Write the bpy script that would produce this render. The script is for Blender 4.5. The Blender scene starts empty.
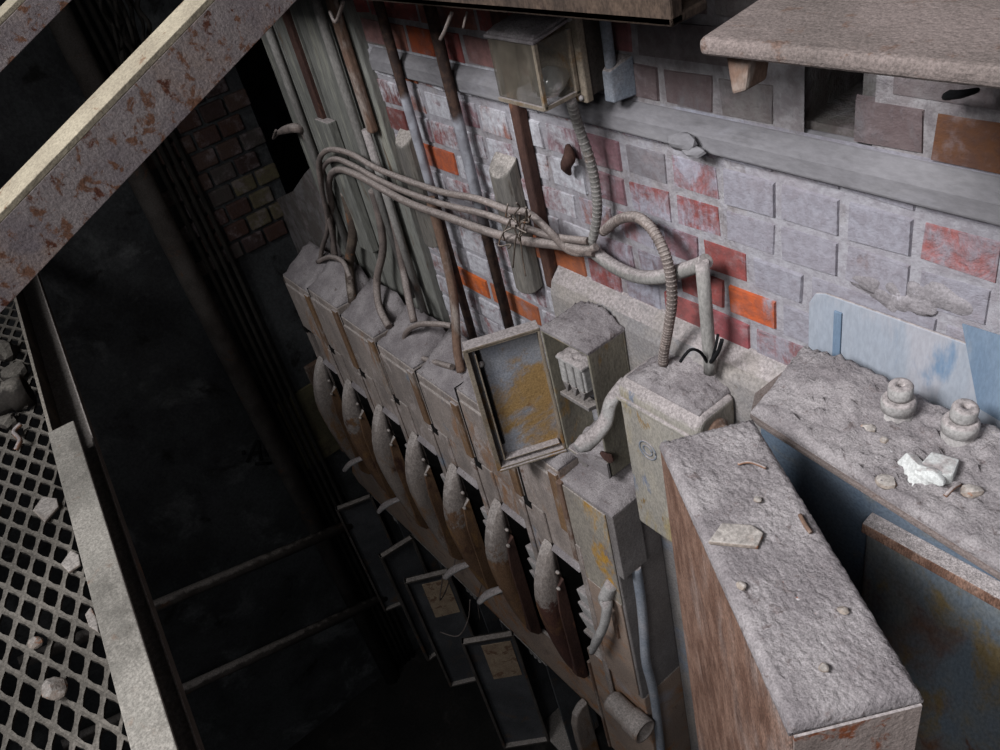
import bpy, bmesh, math, random
from mathutils import Vector, Matrix
random.seed(7)
C = bpy.context.scene.collection
H = 4.3                       # height of the eye above the lower floor
EYE = Vector((0, -1, 0))      # author coordinates: the eye's height is z = 0, the brick wall is y = 0
F = 833.0
# ------------------------------------------------------------------ camera frame
def nz(v): return Vector(v).normalized()
Zd = nz((290, 1081, F)); Xd = nz((-713, -450, F))
cX = -Xd; cZ = -Zd
cX = (cX - cZ*cX.dot(cZ)).normalized(); cY = cZ.cross(cX)
def ray(px, py):
    v = Vector((px-500, py-375, F)); return Vector((cX.dot(v), cY.dot(v), cZ.dot(v)))
def PY(px, py, y): r = ray(px, py); return EYE + r*((y-EYE.y)/r.y)
def PX(px, py, x): r = ray(px, py); return EYE + r*((x-EYE.x)/r.x)
def PZ(px, py, z): r = ray(px, py); return EYE + r*((z-EYE.z)/r.z)
def path(pts): return [PY(*p) for p in pts]

# ------------------------------------------------------------------ mesh helpers
class MB:
    def __init__(s): s.bm = bmesh.new()
    def hexa(s, v):            # 8 corners: bottom ring, top ring
        b = [s.bm.verts.new(p) for p in v]
        for f in ((3,2,1,0),(4,5,6,7),(0,1,5,4),(1,2,6,5),(2,3,7,6),(3,0,4,7)): s.bm.faces.new([b[i] for i in f])
        return b
    def box(s, x0, x1, y0, y1, z0, z1):
        return s.hexa([(x0,y0,z0),(x1,y0,z0),(x1,y1,z0),(x0,y1,z0),(x0,y0,z1),(x1,y0,z1),(x1,y1,z1),(x0,y1,z1)])
    def prism(s, poly, vec):
        vec = Vector(vec); a = [s.bm.verts.new(p) for p in poly]; b = [s.bm.verts.new(Vector(p)+vec) for p in poly]
        n = len(a); s.bm.faces.new(a[::-1]); s.bm.faces.new(b)
        for i in range(n): s.bm.faces.new((a[i], a[(i+1) % n], b[(i+1) % n], b[i]))
    def bar(s, p, q, w, h, up=(0,0,1)):
        p, q = Vector(p), Vector(q); d = (q-p).normalized(); u = d.cross(Vector(up)).normalized(); v = u.cross(d)
        c = [p-u*w/2-v*h/2, p+u*w/2-v*h/2, p+u*w/2+v*h/2, p-u*w/2+v*h/2]
        s.prism(c, q-p)
    def tube(s, pts, r, seg=8, smooth=True, n=5, flat=None, caps=True):
        P = [Vector(p) for p in pts]
        R = r if isinstance(r, (list, tuple)) else [r]*len(P)
        if smooth and len(P) > 2:
            Q, RR = [], []
            for i in range(len(P)-1):
                p0 = P[max(i-1,0)]; p1 = P[i]; p2 = P[i+1]; p3 = P[min(i+2,len(P)-1)]
                for k in range(n):
                    t = k/n; t2 = t*t; t3 = t2*t
                    Q.append(.5*((2*p1)+(p2-p0)*t+(2*p0-5*p1+4*p2-p3)*t2+(3*p1-p0-3*p2+p3)*t3)); RR.append(R[i]*(1-t)+R[i+1]*t)
            Q.append(P[-1]); RR.append(R[-1]); P, R = Q, RR
        rings = []; u = None
        for i, p in enumerate(P):
            d = (P[min(i+1,len(P)-1)]-P[max(i-1,0)]).normalized()
            if u is None:
                a = Vector((0,0,1)) if abs(d.z) < .9 else Vector((1,0,0)); u = d.cross(a).normalized()
            u = (u-d*u.dot(d)).normalized(); v = d.cross(u)
            rg = []
            for k in range(seg):
                a = 2*math.pi*k/seg; o = (u*math.cos(a)+v*math.sin(a))*R[i]
                if flat: o -= Vector(flat[0])*o.dot(Vector(flat[0]))*(1-flat[1])
                rg.append(s.bm.verts.new(p+o))
            rings.append(rg)
        for a, b in zip(rings, rings[1:]):
            for k in range(seg):
                f = s.bm.faces.new((a[k], a[(k+1) % seg], b[(k+1) % seg], b[k])); f.smooth = True
        if caps: s.bm.faces.new(rings[0][::-1]); s.bm.faces.new(rings[-1])
    def lathe(s, c, prof, axis=(0,0,1), seg=20):
        c = Vector(c); d = Vector(axis).normalized(); a = Vector((0,0,1)) if abs(d.z) < .9 else Vector((1,0,0))
        u = d.cross(a).normalized(); v = d.cross(u); rings = []
        for r, h in prof: rings.append([s.bm.verts.new(c+d*h+(u*math.cos(2*math.pi*k/seg)+v*math.sin(2*math.pi*k/seg))*max(r,1e-4)) for k in range(seg)])
        for a, b in zip(rings, rings[1:]):
            for k in range(seg):
                f = s.bm.faces.new((a[k], a[(k+1) % seg], b[(k+1) % seg], b[k])); f.smooth = True
        s.bm.faces.new(rings[0][::-1]); s.bm.faces.new(rings[-1])
    def rock(s, c, r, sc=(1,1,1), seed=0, sub=2, jag=.35):
        rn = random.Random(seed)
        t = bmesh.ops.create_icosphere(s.bm, subdivisions=sub, radius=1)
        dirs = [(nz((rn.gauss(0,1), rn.gauss(0,1), rn.gauss(0,1))), rn.uniform(.55, .95)) for _ in range(9)]
        for v in t['verts']:
            k = v.co.normalized()
            for d, h in dirs:
                q = k.dot(d)
                if q > h: k = k*(h/q)*(1-jag*.1)+k*jag*.1
            v.co = Vector((k.x*sc[0], k.y*sc[1], k.z*sc[2]))*r + Vector(c)
    def heap(s, quad, hfun, nu, nv, thick=.004):     # a bumpy skin of dirt over a quad; corners in ring order
        q = [Vector(p) for p in quad]; g = []
        for j in range(nv+1):
            row = []
            for i in range(nu+1):
                a, b = i/nu, j/nv
                p = q[0]*(1-a)*(1-b)+q[1]*a*(1-b)+q[2]*a*b+q[3]*(1-a)*b
                e = min(a, 1-a, b, 1-b)
                row.append(s.bm.verts.new(p+Vector((0,0,thick+(hfun(p,a,b) if e > 0 else 0)))))
            g.append(row)
        for j in range(nv):
            for i in range(nu):
                f = s.bm.faces.new((g[j][i], g[j][i+1], g[j+1][i+1], g[j+1][i])); f.smooth = True
        rim = g[0][:]+[g[j][nu] for j in range(1,nv+1)]+g[nv][:nu][::-1]+[g[j][0] for j in range(nv-1,0,-1)]
        low = [s.bm.verts.new(v.co-Vector((0,0,thick+.002))) for v in rim]
        for i in range(len(rim)): s.bm.faces.new((rim[i], low[i], low[(i+1) % len(rim)], rim[(i+1) % len(rim)]))
    def build(s, name, mat, parent=None, bevel=0, seg=2, smooth=False):
        bm = s.bm; bmesh.ops.recalc_face_normals(bm, faces=bm.faces)
        if parent is not None: off = world_loc(parent)
        else:
            zs = [v.co.z for v in bm.verts]; xs = [v.co.x for v in bm.verts]; ys = [v.co.y for v in bm.verts]
            off = Vector(((min(xs)+max(xs))/2, (min(ys)+max(ys))/2, min(zs)))
        for v in bm.verts: v.co -= off
        me = bpy.data.meshes.new(name); bm.to_mesh(me); bm.free()
        me.materials.append(mat)
        if smooth:
            for p in me.polygons: p.use_smooth = True
        o = bpy.data.objects.new(name, me); C.objects.link(o)
        if parent is not None: o.parent = parent
        else: o.location = off+Vector((0,0,H))
        if bevel:
            m = o.modifiers.new('bevel', 'BEVEL'); m.width = bevel; m.segments = seg; m.limit_method = 'ANGLE'; m.angle_limit = math.radians(40)
        return o
def world_loc(o):                     # author position of a thing (roots are never rotated; parts sit at the root's origin)
    while o.parent is not None: o = o.parent
    return Vector(o.location)-Vector((0,0,H))
def thing(name, label, cat, base, group=None):
    o = bpy.data.objects.new(name, None); C.objects.link(o); o.location = Vector(base)+Vector((0,0,H)); o.empty_display_size = .05
    return tag(o, label, cat, group)
def tag(o, label, cat, group=None, kind=None):
    o['label'] = label; o['category'] = cat
    if group: o['group'] = group
    if kind: o['kind'] = kind
    return o
def struct(o): o['kind'] = 'structure'; return o
def dup(root, loc, label):
    r = root.copy(); C.objects.link(r); r.location = Vector(loc)+Vector((0,0,H)); r['label'] = label
    for ch in list(root.children):
        c = ch.copy(); C.objects.link(c); c.parent = r
        for g in list(ch.children):
            d = g.copy(); C.objects.link(d); d.parent = c
    return r

# ------------------------------------------------------------------ materials
def L(r, g, b):
    f = lambda c: (c/255/12.92) if c <= 10.3 else ((c/255+.055)/1.055)**2.4
    return (f(r), f(g), f(b), 1)
class NT:
    def __init__(s, name):
        s.m = bpy.data.materials.new(name); s.m.use_nodes = True; s.t = s.m.node_tree; s.t.nodes.clear()
        s.out = s.n('ShaderNodeOutputMaterial'); s.b = s.n('ShaderNodeBsdfPrincipled'); s.l(s.b.outputs[0], s.out.inputs[0])
        s.geo = s.n('ShaderNodeNewGeometry'); s.tc = s.n('ShaderNodeTexCoord')
        s.pos = s.geo.outputs['Position']
    def n(s, t, **k):
        x = s.t.nodes.new(t)
        for a, b in k.items(): setattr(x, a, b)
        return x
    def l(s, a, b): s.t.links.new(a, b)
    def scale(s, v):
        m = s.n('ShaderNodeVectorMath', operation='MULTIPLY'); s.l(s.pos, m.inputs[0]); m.inputs[1].default_value = v; return m.outputs[0]
    def noise(s, sc, detail=4, rough=.6, vec=None, dist=0):
        x = s.n('ShaderNodeTexNoise'); x.inputs['Scale'].default_value = sc; x.inputs['Detail'].default_value = detail; x.inputs['Roughness'].default_value = rough; x.inputs['Distortion'].default_value = dist
        s.l(vec or s.pos, x.inputs['Vector']); return x.outputs['Fac']
    def rng(s, v, lo, hi, a=0, b=1, smooth=True):
        x = s.n('ShaderNodeMapRange'); x.interpolation_type = 'SMOOTHSTEP' if smooth else 'LINEAR'
        s.l(v, x.inputs[0]); x.inputs[1].default_value = lo; x.inputs[2].default_value = hi; x.inputs[3].default_value = a; x.inputs[4].default_value = b; return x.outputs[0]
    def mix(s, f, a, b, blend='MIX'):
        x = s.n('ShaderNodeMix', data_type='RGBA', blend_type=blend)
        for v, i in ((f, 0), (a, 6), (b, 7)):
            if hasattr(v, 'is_output'): s.l(v, x.inputs[i])
            else: x.inputs[i].default_value = v
        return x.outputs[2]
    def math(s, op, a, b=0.0):
        x = s.n('ShaderNodeMath', operation=op)
        for v, i in ((a, 0), (b, 1)):
            if hasattr(v, 'is_output'): s.l(v, x.inputs[i])
            else: x.inputs[i].default_value = v
        return x.outputs[0]
    def finish(s, col, rough=.9, bump=None, bstr=.3, bdist=.004, metal=0, spec=.2):
        if hasattr(col, 'is_output'): s.l(col, s.b.inputs['Base Color'])
        else: s.b.inputs['Base Color'].default_value = col
        s.b.inputs['Roughness'].default_value = rough; s.b.inputs['Metallic'].default_value = metal; s.b.inputs['Specular IOR Level'].default_value = spec
        if bump is not None:
            x = s.n('ShaderNodeBump'); x.inputs['Strength'].default_value = bstr; x.inputs['Distance'].default_value = bdist; s.l(bump, x.inputs['Height']); s.l(x.outputs[0], s.b.inputs['Normal'])
        return s.m
def surf(name, a, b, sc=9, rust=(), dust=None, streak=(1,1,1), rough=.9, bstr=.4, bsc=90, bdist=.004, speck=.25, spec=.2, crust=False):
    """worn surface: two base tones, patches (colour, noise scale, lo, hi), and dust lying on upward faces (colour, lo, hi)"""
    t = NT(name); v = t.scale(streak)
    col = t.mix(t.rng(t.noise(sc, 5, .6, v), .35, .65), a, b)
    for c, s2, lo, hi in rust: col = t.mix(t.rng(t.noise(s2, 6, .65, v, .4), lo, hi), col, c)
    if crust:
        at = t.n('ShaderNodeAttribute', attribute_name='dust')
        fm = t.rng(t.math('ADD', at.outputs['Fac'], t.math('MULTIPLY', t.math('SUBTRACT', t.noise(16, 6, .7), .5), 1.6)), .42, .60)
        col = t.mix(fm, col, t.mix(t.rng(t.noise(90, 4, .7), .3, .7), L(112,103,98), L(142,132,126)))
    if dust:
        sx = t.n('ShaderNodeSeparateXYZ'); t.l(t.geo.outputs['Normal'], sx.inputs[0])
        up = t.rng(t.math('ADD', sx.outputs[2], t.rng(t.noise(25, 4), .3, .7, -.18, .18)), dust[1], dust[2])
        dc = t.mix(t.rng(t.noise(140, 3, .7), .3, .7), tuple(x*.72 for x in dust[0][:3])+(1,), tuple(min(1, x*1.2) for x in dust[0][:3])+(1,))
        col = t.mix(up, col, dc)
    g = t.rng(t.noise(bsc*2.2, 3, .7, v), .25, .75, 1-speck, 1+speck)
    cm = t.n('ShaderNodeVectorMath', operation='SCALE'); t.l(col, cm.inputs[0]); t.l(g, cm.inputs[3])
    h = t.math('ADD', t.noise(bsc, 5, .65, v), t.math('MULTIPLY', t.noise(bsc*.2, 3, .5, v), 1.5))
    return t.finish(cm.outputs[0], rough, h, bstr, bdist, 0, spec)
DUST = L(156,147,145)
M = {}
M['dirt'] = surf('dirt', L(122,115,116), L(148,141,141), 14, [(L(112,102,101), 60, .58, .68), (L(190,185,185), 90, .68, .72), (L(140,95,80), 70, .71, .74)], None, bstr=.75, bsc=150, bdist=.005, speck=.3)
M['rust_beam'] = surf('rust_beam', L(140,130,128), L(122,112,114), 10, [(L(150,132,122), 5, .5, .7), (L(112,80,64), 45, .53, .62), (L(88,54,42), 28, .59, .66)], (L(190,178,160), .75, .95), bstr=.35, bsc=160, speck=.3)
M['pale_steel'] = surf('pale_steel', L(144,139,131), L(122,117,110), 12, [(L(132,106,88), 14, .56, .72), (L(96,88,80), 60, .62, .70)], (L(150,144,136), .8, 1.1), bstr=.4, bsc=120)
M['cream_steel'] = surf('cream_steel', L(150,140,122), L(134,124,108), 12, [(L(110,88,70), 30, .6, .7)], None, bstr=.4, bsc=120)
M['dark_steel'] = surf('dark_steel', L(70,62,54), L(48,42,38), 12, [(L(92,64,46), 22, .55, .7)], (L(150,142,132), .6, .95), bstr=.4)
M['grate'] = surf('grate', L(62,57,53), L(48,45,42), 16, [(L(96,72,56), 20, .6, .75)], (L(112,106,99), .5, .9), bstr=.3)
M['brown_rust'] = surf('brown_rust', L(128,100,86), L(96,70,58), 40, [(L(146,132,126), 6, .5, .72), (L(78,54,44), 14, .54, .7)], (DUST, .5, .8), streak=(1,1,.35), bstr=.7, bsc=220, speck=.5)
M['duct_end'] = surf('duct_end', L(150,136,130), L(132,118,112), 12, [(L(126,72,46), 22, .52, .62), (L(96,52,36), 30, .64, .7)], (DUST, .5, .8), bstr=.5, bsc=120)
M['enclosure'] = surf('enclosure', L(146,134,127), L(124,114,109), 11, [(L(142,108,82), 8, .52, .70), (L(160,148,143), 16, .52, .62), (L(100,74,58), 16, .60, .72), (L(112,118,128), 9, .62, .72)], (L(154,145,140), .35, .75), streak=(1,1,.5), bstr=.4, bsc=110)
M['strip_rust'] = surf('strip_rust', L(126,98,72), L(108,84,66), 9, [(L(146,136,130), 10, .5, .64), (L(82,60,48), 14, .58, .7)], (DUST, .4, .8), streak=(1,1,.4), bstr=.4)
M['fin'] = surf('fin', L(120,92,70), L(98,74,58), 9, [(L(142,106,66), 8, .5, .68), (L(74,50,42), 12, .56, .7)], (L(154,145,140), .25, .6), crust=True, streak=(1,1,.5), bstr=.4, bsc=110)
M['fin_dark'] = surf('fin_dark', L(82,54,46), L(66,44,40), 9, [(L(110,80,54), 8, .5, .7)], (L(154,145,140), .25, .6), crust=True, streak=(1,1,.5), bstr=.4, bsc=110)
M['fin_pale'] = surf('fin_pale', L(140,128,120), L(118,108,102), 9, [(L(128,92,58), 7, .52, .66), (L(92,70,58), 12, .6, .72)], (L(154,145,140), .25, .6), crust=True, streak=(1,1,.5), bstr=.4, bsc=110)
M['band'] = surf('band', L(152,132,118), L(134,118,108), 6, [(L(158,110,70), 7, .5, .68), (L(118,100,92), 14, .58, .7), (L(150,144,146), 5, .56, .7)], (L(154,145,140), .4, .8), bstr=.35, bsc=110)
M['yellow'] = surf('yellow', L(150,142,130), L(132,124,116), 8, [(L(168,128,60), 6, .5, .6), (L(108,104,112), 16, .6, .68), (L(150,92,40), 12, .64, .72)], (L(154,145,140), .3, .7), streak=(1,1,.5), bstr=.4)
M['grey_box'] = surf('grey_box', L(128,122,120), L(114,108,106), 8, [(L(98,92,90), 40, .62, .7)], (L(154,145,140), .4, .8), bstr=.4)
M['cream'] = surf('cream', L(162,154,142), L(144,138,130), 10, [(L(152,134,92), 9, .54, .68), (L(122,126,138), 16, .6, .68), (L(136,112,76), 30, .64, .7)], (DUST, .15, .55), streak=(1,1,.4), bstr=.4, bsc=120)
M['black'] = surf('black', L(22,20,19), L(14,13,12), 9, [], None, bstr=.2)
M['bluegrey'] = surf('bluegrey', L(116,122,132), L(134,136,142), 9, [(L(150,146,148), 6, .5, .7)], (DUST, .5, .8), bstr=.25)
M['cover_in'] = surf('cover_in', L(150,150,154), L(130,134,144), 7, [(L(152,122,80), 7, .47, .62), (L(132,100,66), 26, .60, .70)], (DUST, .6, .9), bstr=.4, bsc=110)
M['cover_frame'] = surf('cover_frame', L(142,130,116), L(120,108,94), 12, [(L(128,96,58), 14, .52, .68)], (DUST, .4, .8), bstr=.3)
M['box_side'] = surf('box_side', L(136,130,116), L(116,110,100), 9, [(L(140,112,72), 12, .56, .68)], (DUST, .4, .75), streak=(1,1,.5), bstr=.35)
M['porcelain'] = surf('porcelain', L(164,160,157), L(142,138,136), 20, [(L(124,118,115), 30, .58, .7)], (DUST, .2, .7), bstr=.3)
M['white_shard'] = surf('white_shard', L(196,196,193), L(176,176,174), 20, [(L(150,146,144), 25, .6, .7)], (DUST, .85, 1.1), bstr=.2)
M['conduit'] = surf('conduit', L(138,134,130), L(118,114,110), 12, [(L(112,86,70), 12, .6, .72)], (DUST, .3, .8), streak=(1,1,.4), bstr=.3)
M['cable'] = surf('cable', L(124,111,105), L(102,92,88), 18, [(L(86,77,73), 22, .58, .68)], (L(148,137,132), .2, .8), bstr=.4, bsc=140)
M['cable_dark'] = surf('cable_dark', L(96,84,74), L(72,62,56), 18, [(L(120,84,60), 22, .56, .68)], (L(150,138,130), .3, .8), bstr=.4)
M['rust_pipe'] = surf('rust_pipe', L(84,60,52), L(66,48,44), 14, [(L(112,76,58), 18, .58, .68)], None, streak=(1,1,.4), bstr=.4)
M['rust_orange'] = surf('rust_orange', L(118,94,80), L(98,78,68), 14, [(L(146,134,126), 14, .48, .62)], None, streak=(1,1,.4), bstr=.4)
M['wood'] = surf('wood', L(118,112,104), L(98,94,90), 14, [(L(84,78,72), 25, .58, .68)], (L(158,150,144), .4, .8), streak=(1.4,1.4,.2), bstr=.6, bsc=70)
M['boards'] = surf('boards', L(124,123,117), L(107,106,101), 8, [(L(140,138,128), 12, .55, .65), (L(98,84,70), 18, .62, .70)], (DUST, .5, .9), streak=(1.3,1.3,.18), bstr=.5, bsc=60)
M['plaster'] = surf('plaster', L(146,138,132), L(130,126,126), 5, [(L(128,132,142), 4, .52, .66), (L(112,104,98), 20, .62, .7)], (DUST, .4, .8), bstr=.35, bsc=70)
M['mortar'] = surf('mortar', L(142,136,138), L(124,118,120), 24, [(L(160,154,158), 40, .58, .68)], None, bstr=.8, bsc=90)
M['ledge'] = surf('ledge', L(134,131,133), L(114,111,114), 4, [(L(98,95,97), 8, .54, .68), (L(150,148,154), 4, .54, .7)], None, streak=(.4,1,1.2), bstr=.3, bsc=50, speck=.12)
M['slab'] = surf('slab', L(118,106,102), L(102,92,88), 9, [(L(100,82,74), 40, .58, .68), (L(96,76,66), 60, .66, .72)], None, bstr=.5, bsc=180, speck=.35)
M['brown_beam'] = surf('brown_beam', L(72,59,50), L(56,46,40), 30, [(L(50,40,36), 20, .56, .68)], None, streak=(.6,1,.3), bstr=.6, bsc=160, speck=.4)
M['blue_sheet'] = surf('blue_sheet', L(149,153,161), L(142,148,158), 4, [(L(158,157,163), 5, .46, .60), (L(108,128,150), 6, .58, .70), (L(150,132,128), 7, .66, .74)], (DUST, .5, .9), streak=(1.3,1,.4), bstr=.15, bsc=50, speck=.1)
M['blue_paint'] = surf('blue_paint', L(80,94,110), L(92,102,114), 7, [(L(104,104,100), 9, .54, .68)], (DUST, .6, .9), bstr=.3)
M['deeper_blue'] = surf('deeper_blue', L(100,118,138), L(116,130,146), 5, [(L(140,144,150), 6, .54, .68)], None, streak=(1.3,1,.4), bstr=.15, speck=.1)
M['blue_rust'] = surf('blue_rust', L(100,110,120), L(114,114,110), 9, [(L(122,106,76), 12, .48, .64), (L(106,72,52), 4, .50, .66), (L(92,56,38), 14, .62, .7)], (L(120,88,62), .4, .8), streak=(1,1,.55), bstr=.35)
M['far_wall'] = surf('far_wall', L(72,73,74), L(54,54,55), 3, [(L(96,97,97), 4, .52, .7), (L(36,35,34), 6, .58, .7)], None, bstr=.4, bsc=40)
M['far_steel'] = surf('far_steel', L(84,78,74), L(66,60,56), 8, [(L(96,70,54), 12, .58, .7)], (L(150,142,136), .5, .9), bstr=.3)
M['cab_blue'] = surf('cab_blue', L(84,84,86), L(68,68,70), 6, [(L(96,80,68), 9, .56, .7)], (L(150,142,136), .5, .9), bstr=.3)
M['label'] = surf('label', L(168,148,124), L(146,124,104), 16, [(L(120,92,74), 26, .54, .62)], None, bstr=.2)
M['dull_yellow'] = surf('dull_yellow', L(112,104,78), L(92,86,68), 8, [(L(84,74,60), 9, .52, .68)], None, bstr=.3)
M['shaded_cable'] = surf('shaded_cable', L(52,48,44), L(38,35,33), 18, [], None, bstr=.3)  # cable tone darkened to stand for the gloom at the left wall
M['floor'] = surf('floor', L(40,38,36), L(30,29,28), 4, [(L(52,49,47), 5, .56, .7)], None, bstr=.5, bsc=30)
M['ink'] = surf('ink', L(22,22,24), L(16,16,18), 9, [], None, bstr=.1)
M['twig'] = surf('twig', L(138,104,84), L(110,80,64), 30, [], (DUST, .4, .9), bstr=.3)
M['stone'] = surf('stone', L(150,138,128), L(126,114,106), 24, [(L(140,92,64), 40, .58, .66)], (L(160,152,146), .6, 1), bstr=.5)
def brick_mat():
    t = NT('brick'); a = t.n('ShaderNodeAttribute', attribute_name='col'); w = t.n('ShaderNodeAttribute', attribute_name='wash')
    v = t.noise(30, 6, .7); col = t.mix(t.rng(v, .35, .65), a.outputs[0], t.mix(.5, a.outputs[0], L(84,68,68)))
    col = t.mix(t.rng(t.noise(13, 5, .7), .5, .72, 0, .6), col, L(150,138,140))
    n0 = t.noise(5.5, 4, .6); n1 = t.noise(18, 6, .72, t.scale((1.1,1,.8)), .6); n2 = t.noise(42, 5, .7, t.scale((1.3,1,.18)))
    f = t.math('ADD', t.math('MULTIPLY', n0, .55), t.math('ADD', t.math('MULTIPLY', n1, .55), t.math('MULTIPLY', n2, .25)))
    f = t.rng(t.math('ADD', f, t.math('SUBTRACT', w.outputs['Alpha'], .5)), .63, .80)
    wc = t.mix(t.rng(t.noise(60, 5, .75), .35, .65), w.outputs[0], t.mix(.5, w.outputs[0], L(116,108,114)))
    wc = t.mix(t.rng(t.noise(6, 5, .65), .48, .7, 0, .55), wc, L(138,126,130))
    col = t.mix(t.math('MULTIPLY', f, .92), col, wc)
    return t.finish(col, .92, t.math('ADD', t.noise(60, 6, .75), t.math('MULTIPLY', f, .5)), .6, .008)
M['brick'] = brick_mat()
def conduit_wash():
    t = NT('conduit_washed'); sx = t.n('ShaderNodeSeparateXYZ'); t.l(t.pos, sx.inputs[0])
    z = t.math('ADD', sx.outputs[2], t.math('MULTIPLY', t.noise(9, 4), .12))
    up = t.rng(z, H-.60, H-.575); dn = t.rng(z, H-.90, H-.80, 1, 0)
    rust = t.mix(t.rng(t.noise(40, 5), .4, .6), L(54,43,40), L(82,63,54))
    col = t.mix(t.math('MAXIMUM', up, dn), t.mix(t.rng(t.noise(30, 4), .4, .6), L(165,165,172), L(140,138,144)), rust)
    return t.finish(col, .8, t.noise(90, 5), .3)
M['conduit_washed'] = conduit_wash()
def glass(lo=.05, hi=.22, ca=L(140,136,128), cb=L(108,104,97)):
    t = NT('glass'); d = t.mix(t.rng(t.noise(22, 5, .6, t.scale((1,1,.12))), .35, .65), ca, cb)
    t.l(d, t.b.inputs['Base Color']); t.b.inputs['Roughness'].default_value = .12; t.b.inputs['Specular IOR Level'].default_value = .5
    tr = t.n('ShaderNodeBsdfTransparent'); mx = t.n('ShaderNodeMixShader'); t.l(t.rng(t.noise(22, 4), .35, .65, lo, hi), mx.inputs[0])
    t.l(tr.outputs[0], mx.inputs[1]); t.l(t.b.outputs[0], mx.inputs[2]); t.l(mx.outputs[0], t.out.inputs[0]); return t.m
M['dirty_glass'] = glass(); M['streaky_glass'] = glass(.35, .7, L(124,115,103), L(92,86,78))
def bulbm():
    t = NT('bulb_glass'); t.b.inputs['Base Color'].default_value = L(205,203,196); t.b.inputs['Roughness'].default_value = .12; t.b.inputs['Specular IOR Level'].default_value = .9; t.b.inputs['Coat Weight'].default_value = 1.; t.b.inputs['Metallic'].default_value = .5; return t.m
M['bulb'] = bulbm()

# ------------------------------------------------------------------ the setting
# main wall: every brick its own block in one masonry mesh, colours in a face attribute
ORANGE, RED, DRED, MAUVE, GREY = L(172,98,62), L(142,74,70), L(112,62,58), L(132,98,104), L(128,124,128)
PICK = []
for px, py, c in [(752,299,L(190,92,52)),(757,297,L(190,92,52)),(735,255,RED),(745,262,RED),(690,200,RED),(663,205,RED),(680,265,RED),(738,322,L(150,80,84)),(770,345,RED),(720,345,L(146,78,82)),
    (943,148,L(112,76,54)),(990,158,L(100,60,56)),(945,240,L(160,96,92)),(952,268,L(150,96,94)),(575,262,ORANGE),(470,276,L(200,100,46)),(513,305,ORANGE),(425,48,L(170,84,50)),(465,62,L(158,84,56)),
    (398,95,DRED),(402,118,DRED),(408,140,RED),(412,160,RED),(418,175,RED),(475,122,MAUVE),(540,115,MAUVE),(440,150,L(180,92,58)),(560,130,MAUVE),(400,66,ORANGE),(690,290,RED),(690,320,L(150,84,82)),(640,170,GREY),(590,160,MAUVE)]:
    p = PY(px, py, 0); PICK.append((p.x, p.z, c))
def wash_of(x, z, rn):
    if z > -.56: return L(112,108,108)[:3], .47 if x > -1.1 else .34
    if x < -1.3: return L(196,196,201)[:3], .60+.07*rn.uniform(-1,1)
    if x < -.86: k = (x+1.3)/.44; return L(172-10*k,172-10*k,182-8*k)[:3], .54+.06*rn.uniform(-1,1)
    return L(152,149,157)[:3], .66+.07*rn.uniform(-1,1)
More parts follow.
